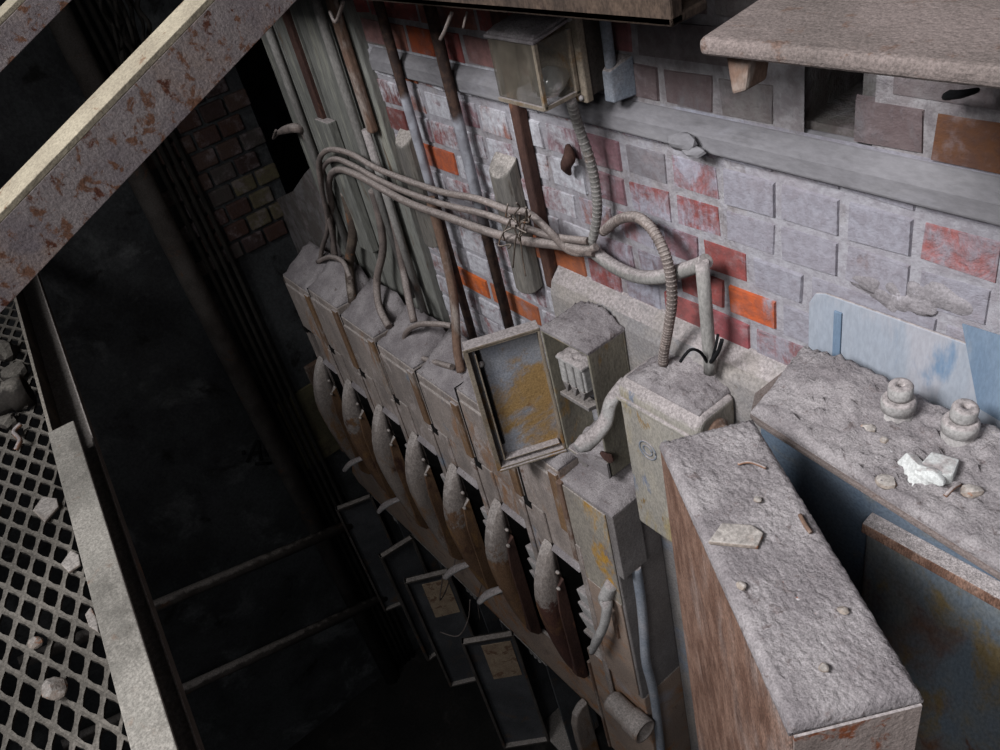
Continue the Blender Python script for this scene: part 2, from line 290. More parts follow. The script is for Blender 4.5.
def masonry():
    mb = MB(); bm = mb.bm; lc = bm.loops.layers.float_color.new('col'); lw = bm.loops.layers.float_color.new('wash')
    rn = random.Random(3); pitch = .076
    rows = [(-.635-pitch*j, -.635-pitch*(j+1)) for j in range(13)]+[(-.555+pitch*(j+1), -.555+pitch*j) for j in range(6)]+[(-.555,-.635)]
    for j, (zt, zb) in enumerate(rows):
        st = j in (2,4,7,9,11,14,17); pw = .228 if st else .117
        x = -2.12 + (.06 if st else 0) - (.0 if j != 3 else .003)
        base = -.892 - round((-.892+2.12)/pw)*pw + (.058 if st else 0)
        x = base - pw
        while x < .15:
            x1 = x+(pw/2 if st and j < 13 and -1.3 < x < -.80 else pw)
            if x1 > -2.05:
                j4 = [rn.uniform(-.003,.003) for _ in range(8)]; y = rn.uniform(-.003,.0015); g = .0045+rn.uniform(0,.002)
                xa, xb, za, zc = max(x,-2.05)+g, x1-g, zb+g, zt-g
                cx, cz = (xa+xb)/2, (za+zc)/2
                hole = abs(cx-PY(822,85,0).x) < .05 and -.56 < cz < -.40
                fr = [(xa+.004+j4[0],y,za+.004+j4[1]),(xb-.004+j4[2],y,za+.004+j4[3]),(xb-.004+j4[4],y,zc-.004+j4[5]),(xa+.004+j4[6],y,zc-.004+j4[7])]
                bk = [(xa,.012,za),(xb,.012,za),(xb,.012,zc),(xa,.012,zc)]
                if not hole:
                    vf = [bm.verts.new(p) for p in fr]; vb = [bm.verts.new(p) for p in bk]
                    fs = [bm.faces.new(vf)]+[bm.faces.new((vb[i],vb[(i+1)%4],vf[(i+1)%4],vf[i])) for i in range(4)]
                    if cx < -1.2: c = rn.choice([MAUVE, L(136,92,94), RED, L(146,108,104), L(148,96,82)])
                    elif cx < -.86: c = rn.choice([MAUVE, L(140,118,122), L(140,92,92), L(146,90,88), L(132,118,124)])
                    else: c = rn.choice([L(126,118,124), L(134,116,120), L(122,120,128), L(138,122,122), L(128,124,130)])
                    if cz > -.56 and cx > -1.1: c = rn.choice([L(120,112,112), L(110,96,96), L(124,118,116)])
                    wc, wa = wash_of(cx, cz, rn)
                    best = min(PICK, key=lambda q: (max(0, abs(q[0]-cx)-(xb-xa)/2), abs(q[1]-cz)))
                    if abs(best[0]-cx) < (xb-xa)/2 and abs(best[1]-cz) < pitch*.5: c = best[2]; wa -= .24 if c[0] > 8*c[2] else (.12 if cx > -.95 else .08)
                    for f in fs:
                        for l in f.loops: l[lc] = c; l[lw] = (*wc, wa)
            x = x1
    # the mortar face behind, in strips, then the mass of the wall
    xs = [-2.05+i*.11 for i in range(31)]; zs = [-1.65+i*.05 for i in range(32)]
    hx = PY(822,85,0)
    for i in range(len(xs)-1):
        for k in range(len(zs)-1):
            cx, cz = (xs[i]+xs[i+1])/2, (zs[k]+zs[k+1])/2
            if abs(cx-hx.x) < .05 and -.56 < cz < -.38: continue
            f = bm.faces.new([bm.verts.new(p) for p in ((xs[i],.003,zs[k]),(xs[i+1],.003,zs[k]),(xs[i+1],.003,zs[k+1]),(xs[i],.003,zs[k+1]))])
            wc, wa = wash_of(cx, cz, rn)
            for l in f.loops: l[lc] = L(158,153,154) if cx > -1.9 else L(120,116,108); l[lw] = (*(L(161,158,163)[:3] if cz < -.6 else wc), wa+.02)
    n0 = set(bm.faces)
    qx, qw = hx.x, .05
    mb.box(-2.05, qx-qw, .02, .3, -4.3, .4); mb.box(qx+qw, 1.25, .02, .3, -4.3, .4); mb.box(qx-qw, qx+qw, .02, .3, -4.3, -.54); mb.box(qx-qw, qx+qw, .02, .3, -.36, .4); mb.box(qx-qw, qx+qw, .22, .3, -.54, -.36)
    mb.box(-2.05, 1.25, .004, .021, -4.3, -1.65)
    mb.box(-2.7, -2.05, .003, .3, -4.3, .4)
    hp = [(-3.3,-1.32),(-3.05,-1.22),(-2.85,-1.10),(-2.7,-1.02),(-2.7,-4.3),(-3.3,-4.3)]
    mb.prism([(a, 0, b) for a, b in hp], (0,.3,0))
    for f in bm.faces:
        if f not in n0:
            for l in f.loops: l[lc] = L(96,92,88); l[lw] = (*L(120,118,116)[:3], .5)
    return mb.build('wall_back', M['brick'])
struct(masonry())
mb = MB()   # left return wall with a raw brick corner at its far edge
mb.box(-3.45, -3.3, -3.6, .05, -4.3, .5)
o = mb.build('wall_left', M['far_wall']); struct(o)
mb = MB(); mb.box(-5, -2.3, .95, 1.05, -4.3, .5); mb.box(-5, -4.9, .05, .95, -4.3, .5); mb.box(-4.9, -3.45, .05, .06, -4.3, .5); struct(mb.build('wall_recess', M['far_wall']))
def corner_bricks():
    mb = MB(); rn = random.Random(5); bm = mb.bm; lc = bm.loops.layers.float_color.new('col'); lw = bm.loops.layers.float_color.new('wash')
    z = -.70; j = 0
    while z > -1.48:
        y = .055-(.06 if j % 2 else 0)
        while y > -.34:
            w = .105; a = rn.uniform(-.004,.004)
            if not (j % 2 == 0 and y > .05 and 0):
                fs0 = set(bm.faces)
                mb.box(-3.31, -3.285+a, y-w+.008, min(y, .055)-.004, z-.07, z-.006)
                yel = z < -1.13 and y > -.12
                c = L(106,98,74) if yel and rn.random() < .7 else rn.choice([L(80,58,50), L(86,68,60), L(80,74,70), L(66,52,48)])
                for f in set(bm.faces)-fs0:
                    for l in f.loops: l[lc] = c; l[lw] = (*L(130,126,122)[:3], .34)
            y -= w
        z -= .078; j += 1
    o = mb.build('wall_corner', M['brick'], bevel=.006); struct(o)
corner_bricks()
mb = MB(); mb.box(-3.45, 1.3, -3.6, .3, -4.4, -4.3); struct(mb.build('floor', M['floor']))
# stone string course
mb = MB(); bz = -.609
mb.prism([(-2.02,0,-.556),(-2.02,-.014,-.568),(-2.02,-.020,-.580),(-2.02,-.020,bz),(-2.02,-.004,bz-.004),(-2.02,.02,bz-.004),(-2.02,.02,-.55)], (3.2,0,0))
struct(mb.build('trim_1', M['ledge'], bevel=.004))
# grey rendered backing below the bricks
mb = MB(); mb.prism([(-1.40,-.04,-1.06),(-1.40,-.03,-1.03),(-1.40,0,-1.0),(-1.40,.01,-1.0),(-1.40,.01,-4.3),(-1.40,-.04,-4.3)], (2.6,0,0))
struct(mb.build('trim_2', M['plaster'], bevel=.012, seg=3))
# boarding on the left end of the wall
edges = [-2.70,-2.55,-2.39,-2.22,-2.04]
mb = MB(); rn = random.Random(2)
for a, b in zip(edges, edges[1:]): mb.box(a+.004, b-.004, -.022-rn.uniform(0,.008), .01, -1.75, .2)
struct(mb.build('trim_3', M['boards'], bevel=.003))
# platform under the cabinet and the duct
mb = MB(); mb.box(-.72, 1.2, -1.0, -.04, -2.23, -2.15); struct(mb.build('trim_4', M['dark_steel']))

# ------------------------------------------------------------------ walkway, beams overhead
def channel():
    a, b = Vector((-.62,-1.215,-1.0)), Vector((-1.862,-1.095,-1.0)); d = (b-a).normalized(); s = Vector((d.y,-d.x,0))   # s points to the pit (+y)
    if s.y < 0: s = -s
    far = a+d*2.6; w = .029
    r = thing('walkway_channel_beam', 'pale dusty steel channel edging the mesh walkway', 'beam', (a+b)/2+Vector((0,0,-.1)))
    mb = MB(); mb.prism([a-s*w, a+s*w, a+s*w-Vector((0,0,.008)), a-s*w-Vector((0,0,.008))], b-a)
    mb.build('top_flange', M['pale_steel'], r, .002)
    z = Vector((0,0,1))
    mb = MB(); mb.prism([a-s*w-z*.008, a-s*(w-.008)-z*.008, a-s*(w-.008)-z*.1, a-s*w-z*.1], far-a); mb.build('web', M['dark_steel'], r, .001)
    mb = MB(); mb.prism([a-s*w-z*.09, a+s*(w+.008)-z*.09, a+s*(w+.008)-z*.1, a-s*w-z*.1], far-a)
    mb.prism([a+s*(w+.008)-z*.07, a+s*(w+.012)-z*.07, a+s*(w+.012)-z*.1, a+s*(w+.008)-z*.1], far-a)
    mb.build('bottom_flange', M['far_steel'], r, .001)
    return a, d, s, w
ka, kd, ks, kw = channel()
def grating():
    mb = MB(); z0 = -1.068; px, py, t = .098, .042, .0065
    inner = lambda x: ka.y + (x-ka.x)*kd.y/kd.x - kw
    for i in range(38):
        for j in range(26):
            x = -.45-i*px; y = -1.0-j*py
            # a diamond cell: two strands crossing, long axis along the walkway
            for ofs in (0, 1):
                cx, cy = x-ofs*px/2, y-ofs*py/2
                if cy+py/2 > inner(cx)+.006 or cx < -2.9: continue
                q = [Vector((cx-px/2,cy,z0)), Vector((cx,cy+py/2,z0)), Vector((cx+px/2,cy,z0)), Vector((cx,cy-py/2,z0))]
                c = sum(q, Vector())/4; k = [c+(p-c)*.70 for p in q]
                mid = [[c+((q[n]+q[(n+1) % 4])/2-c)*.80] for n in range(4)]
                inn = [k[0], mid[0][0], k[1], mid[1][0], k[2], mid[2][0], k[3], mid[3][0]]
                out = [q[0], (q[0]+q[1])/2, q[1], (q[1]+q[2])/2, q[2], (q[2]+q[3])/2, q[3], (q[3]+q[0])/2]
                vo = [mb.bm.verts.new(p) for p in out]; vi = [mb.bm.verts.new(p+Vector((0,0,.001))) for p in inn]; vl = [mb.bm.verts.new(p-Vector((0,0,.005))) for p in inn]
                for n in range(8):
                    m = (n+1) % 8
                    mb.bm.faces.new((vo[n], vo[m], vi[m], vi[n])); mb.bm.faces.new((vi[n], vi[m], vl[m], vl[n]))
    bmesh.ops.remove_doubles(mb.bm, verts=mb.bm.verts, dist=.0008)
    return tag(mb.build('expanded_metal_grating', M['grate']), 'diamond mesh steel grating of the walkway floor', 'grating')
grating()
def angle_beam(name, label, P, Q, Wd, Td, ext0, ext1):
    # P-Q lower edge; Wd across the face, Td the narrow lip
    P, Q = Vector(P), Vector(Q); d = Q-P; a = P-d*ext0; b = Q+d*ext1
    r = thing(name, label, 'beam', (a+b)/2)
    t = .008
    n = Vector(Wd).cross(d).normalized()
    if n.dot(Vector(Td)) < 0: n = -n
    w1 = Vector(Wd)-Vector(Wd).normalized()*t; mb = MB(); mb.prism([a, a+w1, a+w1+n*t, a+n*t], b-a); mb.build('web', M['rust_beam'], r, .001)
    mb = MB(); w = Vector(Wd); mb.prism([a+w, a+w+Vector(Td), a+w+Vector(Td)-w.normalized()*t, a+w-w.normalized()*t], b-a); mb.build('flange', M['cream_steel'], r, .001)
    return r
xb = -1.15
lo, hi = PX(49,262,xb), PX(297,0,xb)
u0, u1 = PX(0,212,xb), PX(206,0,xb)
dd = (hi-lo).normalized(); W = (u1-hi)-dd*(u1-hi).dot(dd)
# the lip runs back from the upper edge, away from the viewer
lip = PX(184,0,xb-.06)-u1; lip = lip-dd*lip.dot(dd)
end = PX(-20,322,xb)
angle_beam('diagonal_steel_brace_beam', 'wide rust-spotted steel angle crossing the upper left corner', lo, hi, W, lip, 2.9, 2.0)
lo2, hi2 = PX(0,73,xb-.4), PX(72,0,xb-.4); d2 = (hi2-lo2).normalized(); W2 = (PX(17,0,xb-.4)-hi2); W2 = W2-d2*W2.dot(d2)
angle_beam('outer_steel_brace_beam', 'rust-spotted steel angle cut by the top left corner', lo2, hi2, W2, lip*.8, 6.0, 4.0)

# overhead fascia and slab
e = PY(672,28,-.3); f = PY(391,3,-.3)
mb = MB(); dz = (f.z-e.z)/(f.x-e.x)
mb.prism([(e.x,-.3,e.z),(e.x-1.9,-.3,e.z-1.9*dz),(e.x-1.9,-.3,e.z-1.9*dz+.16),(e.x,-.3,e.z+.16)], (0,.02,0))
mb.prism([(e.x,-.3,e.z+.0),(e.x-1.9,-.3,e.z-1.9*dz),(e.x-1.9,-.24,e.z-1.9*dz),(e.x,-.24,e.z)], (0,0,.012))
m2 = MB(); m2.box(-2.65, e.x-.01, -.28, 0, -.15, -.13); struct(m2.build('light_blocker_1', M['far_wall']))  # m2: unseen plate added to shade the wall behind the beam
tag(mb.build('overhead_timber_beam', M['brown_beam'], bevel=.003), 'rough brown beam above the bulkhead lamp', 'beam')
mb = MB(); zs = -.24
c = [PZ(697,38,zs), PZ(1000,68,zs), PZ(735,0,zs)]
x2 = .5; fx = (c[1]-c[0])/(c[1].x-c[0].x)
near = c[0]+fx*(x2-c[0].x); back0 = Vector((c[0].x-.07, -.03, zs)); back1 = Vector((x2,-.03,zs))
r = thing('steel_slab', 'dusty brown steel plate at the top right over the bricks', 'slab', c[0])
g = [c[0], near, back1, back0]
mb.prism([p-Vector((0,0,.016)) for p in g], (0,0,.016)); mb.build('plate', M['slab'], r, .006, 3)
mb = MB(); q = c[0]; mb.prism([q+Vector((.012,.02,-.016)), q+Vector((.04,.02,-.016)), q+Vector((.034,.02,-.05)), q+Vector((.018,.02,-.056))], (0,.03,0)); mb.build('bracket', M['rust_orange'], r, .003)
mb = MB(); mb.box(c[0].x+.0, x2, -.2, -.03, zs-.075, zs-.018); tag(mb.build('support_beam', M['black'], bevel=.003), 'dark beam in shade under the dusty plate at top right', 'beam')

# ------------------------------------------------------------------ bulkhead lamp
def lamp():
    y = -.16; A = PY(500,100,y); B = PY(545,110,y); T = PY(497,42,y)
    x0, x1, z0, z1 = A.x, B.x, (A.z+B.z)/2, T.z+.005
    r = thing('bulkhead_lamp', 'boxy glass bulkhead lamp with a bare bulb high on the bricks', 'lamp', ((x0+x1)/2, -.03, z0))
    mb = MB(); mb.box(x0-.006, x1+.01, -.062, 0, z0-.012, z1+.02); mb.build('back_box', M['far_steel'], r, .004)
    mb = MB(); mb.box(x0-.012, x1+.016, -.078, -.062, z0-.018, z1+.026)
    mb.build('frame_plate', M['cover_frame'], r, .003)
    mb = MB(); t = .006     # streaky wooden front, top with dust, glass sides
    mb.box(x0, x1-.002, y, y+t, z0+.006, z1); mb.box(x0, x0+t, y+t, -.078, z0+.006, z1)
    mb.build('front_glass', M['streaky_glass'], r, .002)
    mb = MB(); mb.prism([(x0-.004,y-.004,z1),(x1+.004,y-.004,z1),(x1+.004,-.078,z1+.012),(x0-.004,-.078,z1+.012)], (0,0,.006))
    mb.heap([(x0,y,z1+.006),(x1,y,z1+.006),(x1,-.08,z1+.018),(x0,-.08,z1+.018)], lambda p,a,b: random.uniform(0,.006)+.012*math.sin(math.pi*a)*b, 14, 10)
    mb.build('lid', M['dirt'], r, .002)
    mb = MB(); mb.box(x1-t, x1, y+.002, -.08, z0+.008, z1); mb.box(x0+t, x1-t, y+t, -.08, z0+.002, z0+.008); mb.build('glass', M['dirty_glass'], r)
    mb = MB()
    for yy in (y+.002, -.084): mb.box(x1-.004, x1+.003, yy-.004, yy+.004, z0, z1)
    mb.box(x1-.004, x1+.003, y, -.08, z0-.002, z0+.006); mb.box(x0, x1, y-.003, y+.004, z0-.002, z0+.006); mb.build('edge_strip', M['cover_frame'], r, .001)
    mb = MB(); c = PX(554,80,x1-.034)
    mb.lathe(c-Vector((0,.012,0)), [(.0,-.030),(.016,-.025),(.026,-.009),(.028,.004),(.023,.02),(.013,.036),(.011,.05)], (0,1,0), 24); b = mb.build('bulb', M['bulb'], r)
    for xx in (x0+.004, x1+.004):
        for zz in (z0-.008, z1+.016): mb = MB(); mb.lathe((xx,-.078,zz), [(.005,0),(.005,.005),(.002,.007)], (0,-1,0), 8); mb.build('screw', M['porcelain'], r)
    mb = MB(); p = PY(615,80,-.03); mb.hexa([(p.x-.016,-.045,p.z-.035),(p.x+.008,-.045,p.z-.035),(p.x+.02,0,p.z-.035),(p.x-.03,0,p.z-.035),(p.x-.014,-.045,p.z+.02),(p.x+.006,-.045,p.z+.02),(p.x+.02,0,p.z+.035),(p.x-.03,0,p.z+.035)])
    mb.tube([(p.x-.006,-.03,p.z+.02),(p.x-.006,-.03,p.z+.28)], .010, 12)
    tag(mb.build('conduit_outlet_box', M['bluegrey'], bevel=.003), 'small blue-grey outlet box with pipe beside the bulkhead lamp', 'box')
lamp()

# ------------------------------------------------------------------ conduits and posts on the wall
def pipe(name, pts, r, mat, label, cat='conduit', group=None, seg=10, smooth=True, rings=None):
    mb = MB(); P = path(pts) if isinstance(pts[0], tuple) else pts
    mb.tube(P, r, seg, smooth)
    if rings:      # ribbed armour
        L_ = 0; n = 0
        Q = []
        for i in range(len(P)-1):
            p0 = P[max(i-1,0)]; p1 = P[i]; p2 = P[i+1]; p3 = P[min(i+2,len(P)-1)]
            for k in range(12):
                t = k/12; Q.append(.5*((2*p1)+(p2-p0)*t+(2*p0-5*p1+4*p2-p3)*t*t+(3*p1-p0-3*p2+p3)*t*t*t))
        last = Q[0]
        for i in range(1, len(Q)-1):
            if (Q[i]-last).length > rings:
                d = (Q[i+1]-Q[i-1]).normalized(); mb.lathe(Q[i], [(r*.95,-rings*.42),(r*1.1,-rings*.15),(r*1.1,rings*.15),(r*.95,rings*.42)], d, seg); last = Q[i]
    return tag(mb.build(name, mat), label, cat, group)
def vert(px, py, y, ztop, zbot, r, mat, label, name='conduit'):
    p = PY(px, py, y); return pipe(name, [Vector((p.x,y,ztop)), Vector((p.x,y,zbot))], r, mat, label)
vert(276,50,-.045,-.1,-1.36, .013, M['conduit'], 'grey conduit down the left edge of the wall boarding')
mb = MB(); p = PY(306,66,-.03); mb.box(p.x-.02, p.x+.02, -.042, -.026, -.86, .1); tag(mb.build('cable_channel', M['rust_pipe'], bevel=.002), 'dark rusty strip in the boarding, second from its left edge', 'strip')
mb = MB(); p = PY(330,135,-.04); mb.box(p.x-.045, p.x+.045, -.055, -.024, -1.25, p.z+.05); tag(mb.build('cover_strip', M['boards'], bevel=.004), 'grey cover strip below the dark rusty strip on the boarding', 'strip')
vert(345,90,-.05,-.1,-1.35, .014, M['conduit'], 'light grey conduit beside the rusty flat one on the boarding')
p = PY(356,80,-.045)
mb = MB(); mb.box(p.x-.015, p.x+.015, -.056, -.03, PY(373,134,-.05).z, .1); tag(mb.build('conduit', M['rust_orange'], bevel=.008, seg=3), 'orange rusty length of conduit at the top of the boarding', 'conduit')
vert(385,190,-.05,PY(373,132,-.05).z,-1.42, .0125, M['conduit'], 'grey conduit continuing below the orange rusty length')
vert(406,100,-.035,.0,-1.55, .0125, M['conduit_washed'], 'half whitewashed conduit at the left edge of the bare bricks')
vert(458,120,-.035,.0,-1.32, .0135, M['conduit_washed'], 'half whitewashed conduit midway across the bare bricks')
p = PY(528,170,-.02)
mb = MB(); mb.box(p.x-.014, p.x+.014, -.028, 0, -1.06, .0); tag(mb.build('conduit', M['rust_pipe'], bevel=.006, seg=3), 'rust brown conduit under the bulkhead lamp', 'conduit')
def post(px0, px1, py0, yb, zb, label):
    a, b = PY(*px0, yb), PY(*px1, yb); xc = (a.x+b.x)/2; hw = py0; zt = (a.z+b.z)/2
    mb = MB(); n = 10; ring = []
    for k in range(n+1):
        t = math.pi*k/n; ring.append((xc-hw*math.cos(t), -.012-(-yb-.012)*math.sin(t)**.7))
    ring += [(xc+hw,0),(xc-hw,0)]
    def lev(z, sy): return [Vector((x, y, z+(-.0 if sy is None else (y-0)*sy))) for x, y in ring]
    A = lev(zb, .25); B = lev(zt, .9)
    va = [mb.bm.verts.new(p) for p in A]; vb = [mb.bm.verts.new(p) for p in B]
    m = len(va); mb.bm.faces.new(va[::-1]); mb.bm.faces.new(vb)
    for i in range(m): mb.bm.faces.new((va[i], va[(i+1) % m], vb[(i+1) % m], vb[i]))
    return tag(mb.build('wooden_cleat', M['wood'], bevel=.004), label, 'cleat', 'wooden cleats')
post((476,163),(506,160),.040,-.045,-1.09,'grey round-fronted wooden cleat behind the cables right of centre')
post((384,134),(406,136),.036,-.04,-1.10,'grey round-fronted wooden cleat at the edge of the boarding')

# cable bundle
CG = 'cables looping across the wall'
pipe('cable', [(323,286,-.12),(320,268,-.10),(322,249,-.08),(328,225,-.08),(321,185,-.09),(319,162,-.09),(328,150,-.09),(349,153,-.09),(376,168,-.09),(406,180,-.09),(442,192,-.09),(478,199,-.09),(508,210,-.08),(528,213,-.08),(549,231,-.08),(567,249,-.07),(582,253,-.06),(596,247,-.05)], .0085, M['cable'], 'topmost grey cable of the bundle across the wall', 'cable', CG)
pipe('cable', [(336,256,-.08),(331,228,-.08),(322,190,-.075),(323,168,-.075),(334,159,-.075),(352,165,-.08),(379,180,-.085),(406,192,-.085),(442,204,-.085),(484,214,-.08),(525,228,-.075),(555,237,-.07),(588,241,-.05)], .0085, M['cable'], 'second grey cable down in the bundle across the wall', 'cable', CG)
pipe('cable', [(334,258,-.05),(332,215,-.055),(329,182,-.06),(337,170,-.06),(355,174,-.065),(379,187,-.07),(409,203,-.075),(450,218,-.08),(489,232,-.08),(525,241,-.075),(558,245,-.07),(579,250,-.06),(594,252,-.05)], .011, M['cable'], 'lowest and thickest cable of the bundle across the wall', 'cable', CG)
pipe('cable', [(345,192,-.04),(353,231,-.06),(349,264,-.09),(353,303,-.14)], .0165, M['cable_dark'], 'thick rusty cable dropping into the left switch boxes', 'cable', 'cables dropping into the switch boxes')
pipe('cable', [(372,190,-.05),(379,215,-.05),(383,249,-.06),(377,279,-.09),(379,306,-.13),(389,327,-.15)], .0125, M['cable'], 'wavy grey cable dropping into the middle switch boxes', 'cable', 'cables dropping into the switch boxes')
pipe('cable', [(388,200,-.045),(396,230,-.05),(403,268,-.06),(408,295,-.1),(414,322,-.13)], .012, M['cable'], 'grey cable just right of the wavy one above the boxes', 'cable', 'cables dropping into the switch boxes')
pipe('cable', [(430,198,-.055),(445,255,-.06),(454,300,-.08),(457,348,-.12),(461,372,-.14)], .013, M['rust_orange'], 'rust brown cable coming down left of the open fuse box', 'cable', 'cables dropping into the switch boxes')
pipe('cable', [(452,326,-.10),(437,324,-.115),(417,325,-.13),(405,335,-.14),(409,352,-.15),(428,360,-.15),(452,367,-.15)], .009, M['cable'], 'thin cable bent in a hairpin left of the open fuse box', 'cable')
pipe('cable', [(318,262,-.10),(330,257,-.10),(343,262,-.12),(350,278,-.15)], .009, M['cable'], 'short bent cable over the leftmost switch boxes', 'cable')
pipe('armoured_cable', [(571,100,-.09),(578,125,-.06),(590,160,-.045),(596,190,-.04),(597,215,-.04),(592,240,-.04),(582,250,-.045)], .0095, M['conduit'], 'grey armoured cable hanging down from the bulkhead lamp', 'cable', rings=.0075)
pipe('armoured_cable', [(603,232,-.035),(618,220,-.04),(636,217,-.05),(651,228,-.06),(663,249,-.07),(670,273,-.075),(672,300,-.075),(669,324,-.075),(664,352,-.075),(663,364,-.075)], .0098, M['cable'], 'ribbed armoured cable arching into the round-topped box', 'cable', rings=.0065)
pipe('bent_conduit', [(588,247,-.035),(612,265,-.04),(636,276,-.045),(660,277,-.05),(681,271,-.05),(699,265,-.05),(706,261,-.05)], .0145, M['conduit'], 'sagging grey pipe running right from the cable bundle', 'pipe')
pipe('conduit', [(702,262,-.06),(706,310,-.06),(710,362,-.06),(710,372,-.06)], .0125, M['conduit'], 'straight grey conduit standing in the round-topped box', 'conduit', smooth=False)
mb = MB(); rn = random.Random(8)
for k in range(7):
    x, y = 515+rn.uniform(-6,22), 205+rn.uniform(-4,14); pts = []
    for q in range(6): pts.append(PY(x+rn.uniform(-7,7)-q*1.5, y+q*rn.uniform(5,14)*(.5 if k < 4 else 1), -.105+rn.uniform(-.012,.006)))
    mb.tube(pts, .0019, 5)
tag(mb.build('binding_wire', M['cable_dark']), 'loose twisted wire binding around the cables', 'wire')
mb = MB(); mb.tube([PY(707,362,-.07), PY(700,352,-.09), PY(690,350,-.11), PY(680,362,-.13)], .003, 6); mb.tube([PY(712,360,-.07), PY(716,345,-.08), PY(718,334,-.07)], .003, 6); mb.tube([PY(711,362,-.07), PY(718,352,-.085), PY(722,340,-.09)], .004, 6)
tag(mb.build('frayed_wire', M['ink']), 'black frayed wire ends at the foot of the straight conduit', 'wire')
mb = MB(); mb.tube([PY(330,12,-.2), PY(336,22,-.22), PY(343,2,-.24)], .004, 6); tag(mb.build('hanging_wire', M['cable']), 'pale bent wire end hanging over the boarding', 'wire')
for pts, rr, lab in [([(452,12,-.25),(445,30,-.27),(440,40,-.28)], .003, 'longest thin wire end hanging below the brown beam'), ([(467,12,-.25),(463,28,-.27)], .002, 'short thin wire end right of the longest below the beam')]:
    mb = MB(); mb.tube(path(pts), rr, 6); tag(mb.build('hanging_wire', M['cable']), lab, 'wire')
mb = MB(); mb.tube([PY(568,146,-.01), PY(569,158,-.03), PY(566,166,-.03), PY(570,174,-.015)], [.006,.014,.012,.004], 8); tag(mb.build('wall_peg', M['rust_pipe']), 'rusty curled peg in the bricks beside the lamp cable', 'peg')
mb = MB(); mb.tube([PY(945,97,-.03), PY(950,95,-.04), PY(962,94,-.05), PY(978,90,-.03)], [.004,.006,.005,.003], 8); tag(mb.build('wall_hook', M['ink']), 'dark iron hook on the bricks under the plate at top right', 'hook')
mb = MB(); mb.rock(PY(682,142,-.035), .026, (1.2,.6,.8), 4); mb.rock(PY(693,151,-.035), .018, (1.5,.6,.6), 9); tag(mb.build('mortar_lump', M['ledge']), 'rough lump of mortar stuck at the ledge edge', 'lump')
mb = MB(); rn = random.Random(4)
for q in range(12): mb.rock(PY(868+q*8+rn.uniform(-4,4), 290+q*1.2+rn.uniform(-9,9), .004), rn.uniform(.018,.034), (1.2,.35,.8), 70+q, 3)
tag(mb.build('mortar_lump', M['mortar'], smooth=True), 'spread patch of mortar over the blue sheet, right side', 'lump')
mb = MB(); mb.tube([PY(276,134,-.05), PY(285,130,-.07), PY(296,128,-.07), PY(303,132,-.05), PY(306,140,-.05)], [.006,.014,.016,.012,.006], 8); mb.tube([PY(278,134,-.06), PY(273,139,-.07), PY(276,130,-.07)], .004, 6); tag(mb.build('cable_clamp', M['cable']), 'ragged clamp and wire hook on the leftmost conduit', 'clamp')

